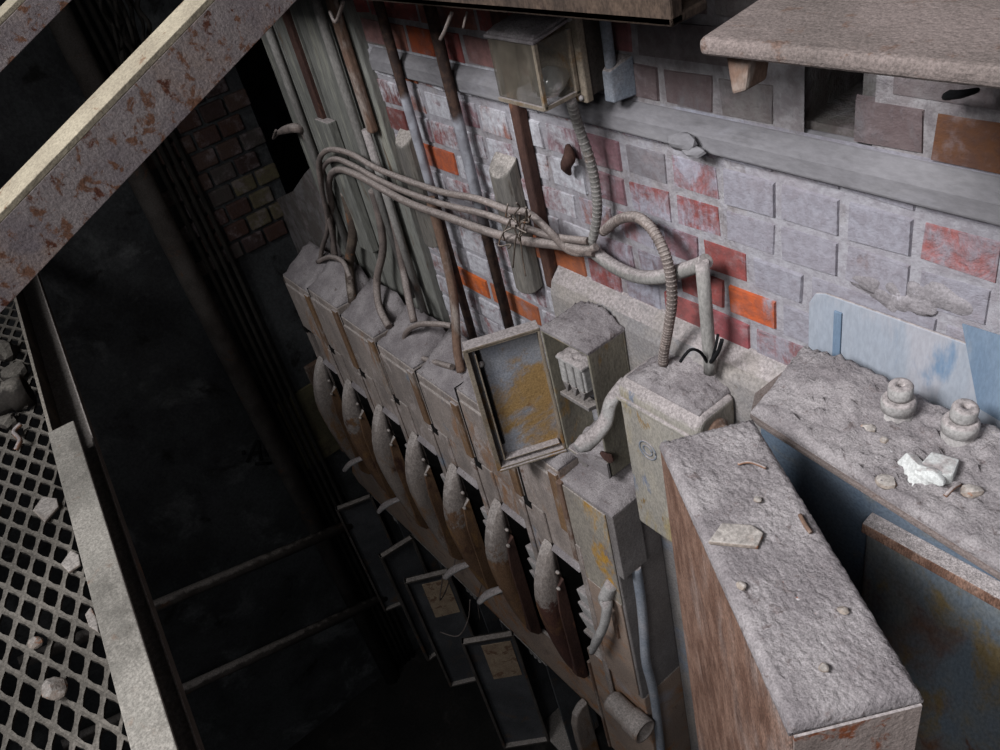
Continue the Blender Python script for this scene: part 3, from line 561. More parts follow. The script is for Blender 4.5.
# ------------------------------------------------------------------ open fuse box
def fuse_box():
    x0, x1, y, yb, z1, z0 = -1.307, -1.146, -.15, -.042, -1.062, -1.435
    r = thing('open_fuse_box', 'open iron fuse box with blue rusted door swung left', 'fuse box', ((x0+x1)/2, yb, z0))
    mb = MB(); t = .006
    mb.box(x0, x1, yb-t, yb, z0, z1); mb.box(x0, x0+t, y, yb-t, z0, z1); mb.box(x1-t, x1, y, yb-t, z0, z1); mb.box(x0+t, x1-t, y, yb-t, z0, z0+t); mb.box(x0+t, x1-t, y, yb-t, z1-t, z1)
    mb.build('housing', M['box_side'], r, .002)
    mb = MB(); mb.heap([(x0,y,z1),(x1,y,z1),(x1,yb+.005,z1),(x0,yb+.005,z1)], lambda p,a,b: .008*random.random()+.035*math.sin(math.pi*a)*b**1.5, 26, 18)
    d = mb.build('dust_layer', M['dirt'], r)
    mb = MB(); mb.box(x0+.006, x1-.006, yb-.012, yb-.006, z0+.006, z1-.006); mb.build('back_plate', M['bluegrey'], r)
    # dirty sill across the bottom of the opening
    mb = MB(); mb.prism([(x0+.03,y-.004,z0),(x1,y-.004,z0),(x1,y-.004,z0+.05),(x0+.09,y-.004,z0+.03)], (0,.01,0)); mb.heap([(x0+.008,y+.004,z0+.007),(x1-.008,y+.004,z0+.007),(x1-.008,yb-.01,z0+.007),(x0+.008,yb-.01,z0+.007)], lambda p,a,b: .03*b+.012*random.random(), 14, 10); mb.build('sill_dirt', M['dirt'], r)
    # porcelain fuse carrier
    c = PY(578,384,y+.03); fx, fz = c.x, c.z
    mb = MB(); mb.box(fx-.048, fx+.04, y+.022, yb-.012, fz-.005, fz+.062)
    for k in range(3): mb.box(fx-.042+.028*k, fx-.022+.028*k, y+.016, y+.04, fz-.002, fz+.066)
    mb.heap([(fx-.05,y+.016,fz+.066),(fx+.042,y+.016,fz+.066),(fx+.042,yb-.012,fz+.066),(fx-.05,yb-.012,fz+.066)], lambda p,a,b: random.uniform(0,.012), 10, 8)
    mb.build('fuse_carrier', M['porcelain'], r, .003)
    mb = MB()
    for k in range(3):
        xx = fx-.032+.028*k; mb.prism([(xx-.011,y+.018,fz-.004),(xx+.011,y+.018,fz-.004),(xx,y+.018,fz-.034)], (0,.05,0))
    mb.prism([(fx-.055,y+.012,fz-.05),(fx+.046,y+.012,fz-.05),(fx+.046,y+.05,fz-.06),(fx-.055,y+.05,fz-.06)], (0,0,.012))
    mb.build('terminal_block', M['grey_box'], r, .002)
    # door, hinged on the left of the opening
    hx = Vector((x0, y, 0)); tip = Vector((-1.383,-.309,0)); u = (tip-hx).normalized(); n = Vector((-u.y, u.x, 0))
    if n.x < 0: n = -n                  # n: towards the viewer's right (inside of the door)
    w = (tip-hx).length; zb, zt = -1.437, -1.062
    at = lambda s, m, z: hx+u*s+n*m+Vector((0,0,z))
    def slab(m, s0, s1, za, zc, n0, n1): m.hexa([at(s0,n0,za),at(s1,n0,za),at(s1,n1,za),at(s0,n1,za),at(s0,n0,zc),at(s1,n0,zc),at(s1,n1,zc),at(s0,n1,zc)])
    mb = MB(); slab(mb, 0, w, zb, zt, -.034, -.028); dr = mb.build('door', M['cover_in'], r)
    mb = MB(); q = .006
    slab(mb, 0, q, zb, zt, -.034, .0); slab(mb, w-q, w, zb, zt, -.034, .0); slab(mb, 0, w, zb, zb+q, -.034, .0); slab(mb, 0, w, zt-q, zt, -.034, .0)
    slab(mb, w-.022, w-.018, zb+.02, zt-.02, -.028, -.006); slab(mb, .012, w-.02, zb+.018, zb+.022, -.028, -.006)
    slab(mb, w-.003, w+.006, zb-.004, zt+.004, -.006, .0); slab(mb, 0, w, zt, zt+.006, -.034, .002); slab(mb, 0, w, zb-.006, zb, -.034, .004)
    mb.build('door_rim', M['cover_frame'], dr, .0015)
    mb = MB()       # dark gasket seen along the tip side and top
    slab(mb, w-.032, w-.024, zb+.06, zt-.012, -.0275, -.022); slab(mb, .02, w-.024, zt-.016, zt-.009, -.0275, -.022)
    mb.build('gasket', M['ink'], dr)
    mb = MB(); mb.lathe(at(w-.026, -.026, zt-.06), [(.009,0),(.008,.008),(.003,.012)], n, 10); mb.build('catch', M['porcelain'], dr)
    mb = MB(); p = PY(612,457,-.15); mb.rock((p.x-.01, y-.008, p.z), .018, (1.2,.5,.8), 3); mb.rock((p.x+.006, y-.008, p.z+.008), .011, (1,.5,1.2), 5); mb.build('rust_flake', M['rust_pipe'], r)
    mb = MB(); p = PX(512,480,-1.36); mb.box(-1.40,-1.36,-.2,-.15,-1.72,-1.47) if 0 else mb.box(x0+.025, x0+.06, -.14, -.06, z0-.06, z0); mb.build('lower_conduit', M['grey_box'], r, .003)
fuse_box()

# round-topped switch box
def round_box():
    x0, x1, y, yb, z1, z0 = -1.069, -.847, -.15, -.04, -1.09, -1.53
    r = thing('round_topped_switch_box', 'cream round-topped switch box heaped with dust', 'switch box', ((x0+x1)/2, yb, z0))
    mb = MB(); prof = []
    for k in range(7):
        a = math.pi/2*k/6; prof.append((x0, y+.03-.03*math.cos(a), z1-.03+.03*math.sin(a)))
    prof += [(x0,yb,z1),(x0,yb,z0),(x0,y,z0)]
    mb.prism(prof, (x1-x0,0,0)); mb.build('housing', M['cream'], r, .012, 4)
    mb = MB(); mb.prism([(x0-.003,y-.006,z1-.04),(x0-.003,y-.006,z1-.052),(x0-.003,y+.01,z1-.052),(x0-.003,y+.01,z1-.04)], (x1-x0+.006,0,0)); mb.build('lid_rim', M['cream'], r, .004)
    mb = MB(); mb.heap([(x0+.012,y+.02,z1-.004),(x1-.012,y+.02,z1-.004),(x1-.012,yb+.03,z1-.004),(x0+.012,yb+.03,z1-.004)], lambda p,a,b: .010*random.random()+.035*math.sin(math.pi*a)*(.25+.75*b), 30, 20); mb.build('dust_layer', M['dirt'], r)
    mb = MB(); mb.lathe((x1-.004,-.10,-1.14), [(.026,0),(.026,.012),(.018,.016),(.018,.026)], (1,0,0), 18); mb.build('conduit_boss', M['rust_orange'], r, .002)
    # embossed roundel on the front
    mb = MB(); c = PY(648,450,y)
    for k, rr in ((0,.024),(1,.013)):
        mb.tube([(c.x+rr*math.cos(t*math.pi/8), y-.001, c.z+rr*math.sin(t*math.pi/8)) for t in range(17)], .0022, 5, False)
    mb.build('roundel', M['bluegrey'], r)
    P = [Vector((x0-.004,-.12,-1.115)), PX(611,402,x0-.012), PX(606,420,x0-.02), PX(596,434,x0-.028), PX(585,443,x0-.036), PX(577,448,x0-.04)]
    mb = MB(); mb.tube(P, [.012,.016,.018,.018,.021,.012], 10, flat=((0,1,0),.6)); mb.build('lever', M['porcelain'], r, smooth=True)
round_box()

# flat-fronted yellow box with a lever, lower right of the panel
def yellow_box():
    x0, x1, y, yb, z1, z0 = -1.290, -1.12, -.2, -.04, -1.50, -2.32
    r = thing('yellow_stained_switch_box', 'tall switch box with yellow rust stains and curved lever', 'switch box', ((x0+x1)/2, yb, z0))
    mb = MB(); mb.box(x0, x1, y, yb, z0, z1); mb.build('housing', M['grey_box'], r, .004)
    mb = MB(); mb.box(x0+.004, x1-.004, y-.005, y, -1.86, z1-.004); mb.build('front_cover', M['yellow'], r, .002)
    mb = MB(); mb.heap([(x0,y,z1),(x1+.02,y,z1),(x1+.02,yb,z1),(x0,yb,z1)], lambda p,a,b: .010*random.random()+.05*b*math.sin(math.pi*min(1,a*.8+.2)), 20, 16); mb.build('dust_layer', M['dirt'], r)
    mb = MB(); mb.box(x0-.006, x0+.012, y-.012, y+.02, -1.80, z1+.004); mb.build('hinge_strip', M['rust_orange'], r, .003)
    mb = MB(); mb.box(x1+.0, -1.10, -.2, -.115, -1.735, -1.50); mb.build('side_plate', M['grey_box'], r, .002)
    mb = MB(); mb.box(x0+.03, x1-.008, y-.006, y, -2.30, -1.86); mb.build('front_plate', M['band'], r, .002)
    a = PY(609,588,y-.02); b = PY(593,650,y-.05)
    P = [Vector((a.x-.004,y-.004,a.z)), PY(606,597,y-.02), PY(607,608,y-.035), PY(604,625,y-.05), PY(597,640,y-.06), PY(592,652,y-.06)]
    mb = MB(); mb.tube(P, [.022,.024,.016,.015,.017,.010], 10, flat=((1,0,0),.8)); mb.build('lever', M['porcelain'], r, smooth=True)
    mb = MB(); c = PY(615,622,y-.01); mb.box(c.x-.006, c.x+.006, y-.014, y-.004, c.z-.07, c.z+.05); mb.build('slot_plate', M['rust_orange'], r)
yellow_box()
P = [Vector((-1.108,-.15,-1.735)), PX(641,600,-1.105), PX(644,635,-1.10), PX(646,662,-1.10), PX(653,690,-1.10), PX(658,725,-1.10), PX(662,760,-1.10)]
pipe('conduit', P, .0135, M['bluegrey'], 'pale wavy conduit under the grey plate beside the lever', 'conduit')
def lower_plate():
    r = thing('lower_terminal_box', 'rust-streaked flat box below the yellow-stained switch box', 'box', (-1.25,-.12,-2.95))
    mb = MB(); mb.box(-1.375, -1.12, -.195, -.04, -2.95, -2.325); mb.build('housing', M['band'], r, .003)
    mb = MB(); mb.box(-1.382, -1.372, -.204, -.17, -2.94, -2.40); mb.build('corner_strip', M['rust_orange'], r, .002)
lower_plate()
a, b = Vector((-1.24,-.235,-2.42)), Vector((-1.09,-.235,-2.42))
mb = MB(); mb.lathe(a, [(.03,0),(.036,.01),(.036,.085),(.041,.09),(.041,.15),(.034,.15),(.032,.06),(.0,.06)], (1,0,0), 24); tag(mb.build('pipe_stub', M['enclosure']), 'short open-ended pipe stub sticking out of the lower box', 'pipe')

# ------------------------------------------------------------------ row of switch units
XF = [-1.412-.243*k for k in range(7)]
MATS = ['fin_dark','fin','fin','fin_pale','fin_pale','fin','fin_pale']
LAB = ['rightmost of the iron switch units, its cover dark rust red', 'second iron switch unit from the right in the row', 'third iron switch unit from the right in the row',
       'middle one of the seven iron switch units in the row', 'third iron switch unit from the left in the row', 'second iron switch unit from the left in the row', 'leftmost of the iron switch units at the dark end']
def unit(k, xf):
    zb = -2.5; r = thing('switch_unit', LAB[k], 'switch', (xf, -.04, zb), 'row of iron switch units')
    rn = random.Random(20+k); y = -.2
    s1 = xf-.083+.243; s0 = xf-.083     # closed box between two dark slots
    zt = -1.43-rn.uniform(-.02,.05) if k else -1.47
    mb = MB()
    xe = -1.294 if k == 0 else 9
    mb.box(s0+.010, min(xe, s1-.004), y, -.04, -1.71, zt)
    mb.box(s0+.020, min(xe-.01, s1-.03), y-.006, y+.01, -1.70, zt-.03)
    mb.build('upper_box', M['enclosure'], r, .006, 3)
    mb = MB(); sr = min(xe, s1-.006)
    mb.heap([(s0+.012,y+.003,zt),(sr,y+.003,zt),(sr,-.04,zt),(s0+.012,-.04,zt)], lambda p,a,b: rn.uniform(0,.010)+.09*b, 12, 10); mb.build('dust_layer', M['dirt'], r)
    mb = MB(); mb.box(s0-.004, s0+.0115, y+.003, -.1, -1.71, zt-.004); mb.box(s0-.006, s0+.024, y-.003, -.1, -1.735, -1.703); mb.build('gap_shade', M['black'], r)  # black filler and notch stand in for the shade in the gap
    mb = MB(); sq = min(xe, s1-.004); mb.box(sq-.036, sq-.002, y-.008, y+.004, -1.705, zt-.012); mb.build('edge_strip', M['strip_rust'], r, .003)
    mb = MB()       # body around the opening
    mb.box(xf+.118, min(xe, xf+.236), y, -.04, zb, -1.715); mb.box(xf-.004, xf+.118, y+.004, -.04, -1.845, -1.715)
    mb.box(xf+.128, xf+.152, y-.008, y, zb+.03, -1.73)
    mb.build('lower_box', M['enclosure'], r, .005, 2)
    mb = MB(); mb.prism([(xf+.002,y-.012,-1.856),(xf+.002,y+.02,-1.83),(xf+.002,y+.02,-1.87)], (.125,0,0)); mb.build('lintel', M['dirt'], r, .003)
    mb = MB(); mb.prism([(xf-.004,y+.006,zb),(xf+.004,y+.006,zb),(xf+.004,-.075,zb),(xf+.119,-.075,zb),(xf+.119,-.045,zb),(xf-.004,-.045,zb)], (0,0,.655)); mb.build('interior', M['black'], r)  # recess lining coloured black, putting the opening's shade into the colour
    for q in range(3):           # porcelain contacts inside the opening
        z = -2.02-.07*q; mb = MB(); mb.hexa([(xf+.072,y+.004,z-.026),(xf+.114,y+.004,z-.026),(xf+.114,y+.06,z-.026),(xf+.086,y+.06,z-.026),(xf+.060-.012*q,y+.004,z+.02),(xf+.114,y+.004,z+.026),(xf+.114,y+.06,z+.026),(xf+.07,y+.06,z+.02)])
        mb.build('contact', M['porcelain'], r, .005)
    mb = MB(); mb.box(xf+.045, xf+.117, y+.004, y+.08, -2.235, -2.222); mb.build('contact_shelf', M['grey_box'], r, .002)
    # D-shaped cover hinged at the opening's left, standing out from the row
    D = [(0,.66),(-.014,.652),(-.032,.628),(-.050,.598),(-.066,.562),(-.080,.52),(-.089,.475),(-.092,.425),(-.090,.37),(-.083,.29),(-.073,.21),(-.060,.13),(-.046,.065),(-.034,.025),(-.016,.0),(0,0)]
    DD = []
    for q0, q1 in zip(D, D[1:]+D[:1]):
        nn = 6 if abs(q0[1]-q1[1]) > .3 else 2
        DD += [(q0[0]+(q1[0]-q0[0])*i_/nn, q0[1]+(q1[1]-q0[1])*i_/nn) for i_ in range(nn)]
    D = DD
    tilt = rn.uniform(-.03,.03); sc = 1+rn.uniform(-.08,.06)
    mb = MB(); f = lambda q, x: Vector((xf+x+q[0]*tilt, y+q[0]*sc-.002, zb+q[1]))
    cc = (-.045, .36); m = len(D)
    ld = mb.bm.verts.layers.float_color.new('dust')
    ring = lambda kx, kz, x: [mb.bm.verts.new(f((cc[0]+(q[0]-cc[0])*kx, cc[1]+(q[1]-cc[1])*kz), x)) for q in D]
    rs = [ring(1,1,-.030), ring(1,1,-.004), ring(.95,.98,.003), ring(.66,.76,.012), ring(.3,.4,.016)]
    mb.bm.faces.new(rs[0]); mb.bm.faces.new(rs[-1])
    for rg in rs:
        for v_ in rg: h_ = max(0, min(1, (v_.co.z-zb-.33)/.28)); v_[ld] = (h_,h_,h_,1)
    for A_, B_ in zip(rs, rs[1:]):
        for i in range(m):
            fc = mb.bm.faces.new((A_[i], A_[(i+1) % m], B_[(i+1) % m], B_[i])); fc.smooth = A_ is not rs[1] and A_ is not rs[0]
    cv = mb.build('cover', M[MATS[k]], r)
    mb = MB(); mb.prism([(xf-.004,y-.046,zb+.05),(xf-.004,y-.046,zb+.40),(xf-.004,y-.034,zb+.50),(xf-.004,y-.004,zb+.52),(xf-.004,y-.004,zb+.005),(xf-.004,y-.022,zb+.01)], (.026,0,0)); mb.build('cover_rim', M['rust_pipe' if k in (0,1) else 'fin'], cv, .002)
    for q in ((-.03,.50),(-.018,.565)):
        mb = MB(); mb.lathe(f(q, .018), [(.006,0),(.006,.007),(.003,.012)], (1,0,0), 8); mb.build('screw', M['fin_pale'], cv)
    if k in (1,2,4,5):
        mb = MB(); zz = zb+(.28 if k % 2 else .20); mb.tube([(xf-.02,y-.06,zz),(xf-.06,y-.115,zz-.02),(xf-.08,y-.15,zz-.05)], [.012,.018,.012], 10, flat=((0,0,1),.5)); mb.build('lever', M['porcelain'], r, smooth=True)
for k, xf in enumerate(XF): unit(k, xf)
mb = MB(); yb = -.2
mb.prism([(-3.06,-.2,-2.50),(-1.385,-.2,-2.50),(-1.385,-.2,-2.76),(-3.16,-.2,-2.77),(-3.2,-.2,-2.72)], (0,.012,0)); 
mb.prism([(-3.16,-.2,-2.77),(-1.385,-.2,-2.76),(-1.385,-.2,-2.748),(-3.16,-.2,-2.758)], (0,.15,0))
tag(mb.build('switchboard_base_plate', M['band'], bevel=.003), 'long rust-streaked steel plate under the row of switch units', 'plate')
mb = MB(); mb.prism([PY(348,438,-.2), PY(320,352,-.2)+Vector((0,0,0)), PY(303,292,-.2), PY(306,292,-.06), PY(330,360,-.06), PY(352,438,-.06)], (-.012,0,0)) if 0 else mb.box(-2.99,-2.955,-.19,-.04,-2.5,-1.5)
tag(mb.build('end_bracket', M['enclosure'], bevel=.003), 'grey steel bracket closing the left end of the switch row', 'bracket')

# lower cabinets with their doors hanging open
def cabinet(k, px, py, mat, label):
    t = PY(px, py, -.378); x = t.x; z1 = -2.775; z0 = -3.6; y = -.2
    r = thing('low_switch_cabinet', label, 'cabinet', (x+.12, -.04, z0), 'dark cabinets below the switchboard')
    mb = MB(); x2 = x+(.30,.235,.30,.30)[k]
    mb.box(x, x2, -.06, -.04, z0, z1); mb.box(x, x+.008, y, -.06, z0, z1); mb.box(x2-.008, x2, y, -.06, z0, z1); mb.box(x+.008, x2-.008, y, -.06, z1-.008, z1); mb.box(x+.008, x2-.008, y, -.06, z0, z0+.008)
    mb.build('housing', M['cab_blue'], r, .003)
    mb = MB(); mb.box(x+.07, x+.16, -.13, -.06, z1-.22, z1-.08)
    for q in range(3): mb.box(x+.075+.028*q, x+.092+.028*q, -.15, -.13, z1-.21, z1-.09)
    mb.build('fuse_carrier', M['porcelain'], r, .004)
    tip = Vector((x+(.0,.01,-.0,-.02)[k] , -.378, 0)); h = Vector((x+.004+(.06,.02,.10,.10)[k], y-.002, 0)); u = (tip-h).normalized(); n = Vector((-u.y,u.x,0)); n = n if n.x > 0 else -n; w = (tip-h).length
    at = lambda s, m, z: h+u*s+n*m+Vector((0,0,z))
    def sl(m, s0, s1, za, zc, a, b): m.hexa([at(s0,a,za),at(s1,a,za),at(s1,b,za),at(s0,b,za),at(s0,a,zc),at(s1,a,zc),at(s1,b,zc),at(s0,b,zc)])
    mb = MB(); sl(mb, 0, w, z0, z1, -.03, -.022); dr = mb.build('door', M['cab_blue'], r, .002)
    mb = MB(); q = .012; sl(mb, 0, q, z0, z1, -.03, .0); sl(mb, w-q, w, z0, z1, -.03, .0); sl(mb, 0, w, z0, z0+q, -.03, 0); sl(mb, 0, w, z1-q, z1, -.03, 0); mb.build('door_rim', M['far_steel'], dr, .002)
    if k >= 2: mb = MB(); sl(mb, w*.12, w*.68, z1-.30, z1-.06, -.0215, -.019); mb.build('label_plate', M['label'], dr)
CL = [(334,507,'leftmost dark cabinet below the switchboard, door open'), (378,554,'second dark cabinet from the left below the switchboard'), (406,588,'third dark cabinet below the switchboard, tan label in its door'), (459,635,'rightmost blue-grey cabinet below the switchboard with tan label')]
for k, (a, b, l) in enumerate(CL): cabinet(k, a, b, M['cab_blue'], l)
# one more iron cover below the panel at the picture's bottom edge
p = PY(571,712,-.27)
mb = MB(); D = [(0,.0),(-.03,-.004),(-.06,-.03),(-.075,-.08),(-.08,-.2),(-.07,-.5),(0,-.55)]
mb.prism([(p.x-.01, -.205+a, p.z+.01+b) for a, b in D], (.03,0,0)); tag(mb.build('iron_cover', M['fin_pale'], bevel=.008, seg=3), 'dusty rounded iron cover at the bottom edge under the base plate', 'cover')
mb = MB(); mb.box(p.x-.01, p.x+.20, -.2, -.04, p.z-.7, min(p.z-.03, -2.96)); tag(mb.build('low_terminal_box', M['black'], bevel=.003), 'black open box right of the dusty rounded cover at the bottom', 'box')
mb = MB(); mb.tube([PY(452,535,-.215), PY(455,560,-.23), PY(448,585,-.26), PY(440,600,-.3), PY(443,575,-.28)], .0028, 6); mb.tube([PY(485,575,-.21), PY(478,600,-.215), PY(480,620,-.22)], .0022, 6); mb.tube([PY(470,600,-.22), PY(468,620,-.25), PY(458,636,-.3), PY(440,632,-.33)], .0028, 6)
tag(mb.build('dangling_wire', M['cable']), 'thin wires dangling over the edge of the base plate', 'wire')

# ------------------------------------------------------------------ right foreground: sheet, cabinet with shelf top, duct
mb = MB(); x0, x1, z1 = -.708, .25, -.809
mb.prism([(x0,-.01,z1-.03),(x0+.012,-.01,z1-.006),(x0+.03,-.01,z1),(x1,-.01,z1),(x1,-.01,-1.0),(x0,-.01,-1.0)], (0,.005,0))
r = thing('painted_metal_sheet', 'pale blue painted sheet fixed to the wall behind the dusty top', 'sheet', ((x0+x1)/2,-.01,-1.3))
mb.build('sheet', M['blue_sheet'], r, .002)
mb = MB(); a = PY(838,312,-.012); b = PY(843,372,-.012); mb.box(a.x-.007, a.x+.007, -.0135, -.009, -1.0, a.z); mb.build('seam_strip', M['deeper_blue'], r, .001)
mb = MB(); q = [PY(962,324,-.0115), PY(1000,336,-.0115), PY(1040,445,-.0115), PY(978,408,-.0115)]; mb.prism(q, (0,.002,0)); mb.build('blue_patch', M['deeper_blue'], r)  # quad in a deeper blue than the rest of the sheet

zs = -.93
def cabinet_right():
    r = thing('blue_control_cabinet', 'blue rusted cabinet with a dust-buried top, right foreground', 'cabinet', (-.1,-.12,-2.15))
    A, B = PZ(750,415,zs), PZ(1000,575,zs); d = (B-A)/(B.x-A.x); x2 = .35; Bf = A+d*(x2-A.x)
    poly = [A+Vector((0,0,-.008)), A+d*.02+Vector((.0,-.004,-.008)), Bf+Vector((0,0,-.008)), Vector((x2,-.04,zs-.008)), Vector((-.70,-.04,zs-.008)), Vector((-.70,-.16,zs-.008))]
    mb = MB(); mb.prism(poly, (0,0,.009)); mb.build('top_plate', M['slab'], r, .002)
    mb = MB()
    def hf(p, a, b): return .006+.008*random.random()+.022*max(0,b-.45)+(.012*random.random() if random.random() < .1 else 0)+.02*math.exp(-((p.x+.60)**2+(p.y+.09)**2)/.006)
    mb.heap([A+Vector((.0,.002,.001)), Bf+Vector((0,.002,.001)), Vector((x2,-.04,zs+.001)), Vector((-.70,-.04,zs+.001))], hf, 120, 26, .005)
    mb.build('dust_layer', M['dirt'], r)
    mb = MB(); mb.box(-.665, .3, -.192, -.04, -2.15, zs-.008); mb.build('body', M['blue_paint'], r, .002)
    mb = MB(); mb.box(-.46, .3, -.212, -.19, -2.1, -1.03)
    mb.build('door', M['blue_rust'], r, .008, 3)
    mb = MB(); mb.prism([(-.463,-.219,-1.04),(-.463,-.216,-1.022),(-.463,-.191,-1.018),(-.463,-.191,-1.03),(-.463,-.208,-1.034)], (.76,0,0)); mb.build('door_lip', M['brown_rust'], r, .002)
cabinet_right()
def insulator(p, label, k, tilt=0):
    r = thing('porcelain_insulator', label, 'insulator', (p.x, p.y, p.z))
    mb = MB(); mb.lathe(p-Vector((0,0,.008)), [(.021,0),(.0235,.004),(.0235,.02),(.021,.024),(.021,.027),(.0245,.029),(.0245,.044),(.021,.049)], (0,0,1), 24); mb.build('base', M['porcelain'], r)
    mb = MB(); mb.lathe(p+Vector((.0,.002,.041)), [(.017,0),(.0175,.006),(.0175,.02),(.015,.024),(.006,.024),(.005,.014),(.0,.014)], (tilt,0,1), 20); mb.build('neck', M['porcelain'], r)
p = PZ(897,418,zs+.012); insulator(p, 'dusty porcelain insulator on the cabinet top, the farther of two', 0)
p = PZ(958,440,zs+.012); insulator(p, 'dusty porcelain insulator on the cabinet top, nearer the right edge', 1, .12)
def shard(pts, th, z, mat, name, label, cat):
    mb = MB(); mb.prism([PZ(a,b,z) for a, b in pts], (0,0,th)); return tag(mb.build(name, mat, bevel=.003), label, cat)
mb = MB(); q = [PZ(912,482,zs+.012), PZ(925,488,zs+.012), PZ(952,486,zs+.012), PZ(958,470,zs+.012), PZ(930,462,zs+.012)]
mb.prism(q, (0,0,.022)); mb.rock(PZ(932,476,zs+.03), .017, (1.3,.9,.6), 12)
tag(mb.build('porcelain_shard', M['white_shard'], bevel=.003), 'broken white porcelain shard lying in the cabinet-top dust', 'shard')
mb = MB(); a, b, c, d = PZ(896,462,zs+.014), PZ(911,488,zs+.014), PZ(906,452,zs+.03), PZ(918,470,zs+.028)
mb.prism([a, b, d+Vector((0,0,.01)), c], (.012,.008,-.004)); tag(mb.build('ceramic_fragment', M['white_shard'], bevel=.002), 'upright white ceramic fragment left of the porcelain shard', 'fragment')
for pp, rr, sd, lab in [((886,482),.013,31,'small brown stone left of the white shard on the cabinet top'), ((884,440),.008,32,'dark pebble before the farther insulator'), ((972,492),.014,33,'flat grey stone right of the white shard'), ((993,436),.014,34,'grey lump at the right edge beside the nearer insulator'), ((868,428),.011,36,'pale grey chunk left of the farther insulator')]:
    mb = MB(); mb.rock(PZ(*pp, zs+.018), rr, (1.2,1,.6), sd); tag(mb.build('stone', M['stone']), lab, 'stone')
mb = MB(); mb.tube([PZ(945,496,zs+.02), PZ(953,488,zs+.024), PZ(960,484,zs+.02)], .003, 6); tag(mb.build('twig', M['twig']), 'short twig beside the white shard on the cabinet top', 'twig')
def duct():
    z1 = -.85; z0 = -2.15
    a, b, c, d = [PZ(*p, z1) for p in ((660,440),(752,418),(922,685),(790,738))]
    ax = ((c-b)+(d-a)).normalized(); sx = Vector((ax.y,-ax.x,0)); sx = sx if sx.dot(b-a) > 0 else -sx
    o = (a+b)/2; w = ((b-a).dot(sx)+(c-d).dot(sx))/4; Lh = ((c-b).dot(ax)+(d-a).dot(ax))/2
    m0 = (a+b+c+d)/4; fa = m0-ax*Lh/2; fb = m0+ax*Lh/2
    q = [fa-sx*w, fa+sx*w, fb+sx*w, fb-sx*w]
    r = thing('dusty_steel_duct', 'big upright steel duct with a thick dust cap in the foreground', 'duct', (m0.x, m0.y, z0))
    mb = MB(); mb.prism([p+Vector((0,0,z0-z1)) for p in q], (0,0,z1-z0-.010)); mb.build('casing', M['brown_rust'], r, .004, 3)
    mb = MB(); mb.prism([p+ax*.002+Vector((0,0,-.30)) for p in (q[2]-sx*.004, q[3]+sx*.004)]+[p+ax*.002+Vector((0,0,-.012)) for p in (q[3]+sx*.004, q[2]-sx*.004)], ax*.003); mb.build('end_plate', M['duct_end'], r)
    mb = MB(); mb.heap([*[p+Vector((0,0,-.014)) for p in (q[0], q[3], q[2], q[1])]], lambda p,s,t: .004+.0035*random.random()++.009*min(1, 14*min(t,1-t), 40*min(s,1-s))**.6, 110, 50, .003)
    mb.build('dust_layer', M['dirt'], r)
    zt = z1+.004
    mb = MB(); mb.prism([PZ(x,y,zt) for x, y in ((708,545),(722,526),(752,528),(764,536),(758,550))], (0,0,.007)); tag(mb.build('plaster_flake', M['stone'], bevel=.002), 'flat grey plaster flake lying on the duct top', 'flake')
    mb = MB(); mb.tube([PZ(800,515,zt+.004), PZ(806,526,zt+.006), PZ(811,533,zt+.004)], .003, 6); tag(mb.build('wood_chip', M['rust_orange']), 'reddish wood chip on the duct top', 'chip')
    mb = MB(); mb.tube([PZ(738,464,zt+.004), PZ(750,462,zt+.008), PZ(766,468,zt+.004)], .0022, 6); tag(mb.build('straw', M['twig']), 'thin curved straw at the far end of the duct top', 'straw')
    for pp, rr, sd, lab in [((757,500),.006,41,'tiny pebble left of the reddish chip on the duct'), ((843,610),.006,42,'small pink pebble on the duct top'), ((824,668),.006,43,'small pale pebble near the near end of the duct'), ((742,585),.007,44,'grey pebble on the middle of the duct top')]:
        mb = MB(); mb.rock(PZ(*pp, zt+.004), rr, (1.2,1,.7), sd); tag(mb.build('pebble', M['stone']), lab, 'pebble')
duct()

# ------------------------------------------------------------------ debris on the walkway
zg = -1.062
def flat(pts, th, mat, name, label, cat):
    mb = MB(); mb.prism([PZ(a,b,zg) for a, b in pts], (0,0,th)); return tag(mb.build(name, mat, bevel=.002), label, cat)
mb = MB(); mb.rock(PZ(54,689,zg+.012), .028, (1.0,.75,.5), 51, 3); tag(mb.build('stone', M['stone']), 'rust-tinged stone lying on the mesh walkway', 'stone')
flat([(34,512),(44,498),(58,500),(60,508),(46,524)], .006, M['stone'], 'plaster_flake', 'grey plaster flake on the walkway mesh beside the channel', 'flake')
flat([(62,566),(72,552),(80,556),(82,566),(70,574)], .006, M['stone'], 'plaster_flake', 'grey plaster flake against the channel below the larger one', 'flake')
flat([(86,616),(92,608),(98,620),(100,634),(90,628)], .005, M['stone'], 'plaster_flake', 'smallest grey flake against the channel on the mesh', 'flake')
mb = MB(); mb.rock(PZ(35,643,zg+.008), .014, (1,1,.7), 53); tag(mb.build('pebble', M['stone']), 'small grey pebble above the rust-tinged stone', 'pebble')
mb = MB(); mb.tube([PZ(16,450,zg+.01), PZ(20,440,zg+.02), PZ(14,432,zg+.012), PZ(21,424,zg+.016)], .006, 6); tag(mb.build('twig', M['twig']), 'crooked twig on the walkway mesh', 'twig')
mb = MB(); c = PZ(8,398,zg+.035); e = PZ(17,394,zg+.035); ax = (e-c).normalized(); mb.lathe(c-ax*.2, [(.034,0),(.034,.2),(.042,.205),(.042,.25),(.033,.25),(.031,.1),(.0,.1)], ax, 20); tag(mb.build('pipe_fitting', M['grate']), 'grey pipe fitting lying on the walkway mesh', 'pipe')
rn = random.Random(12)
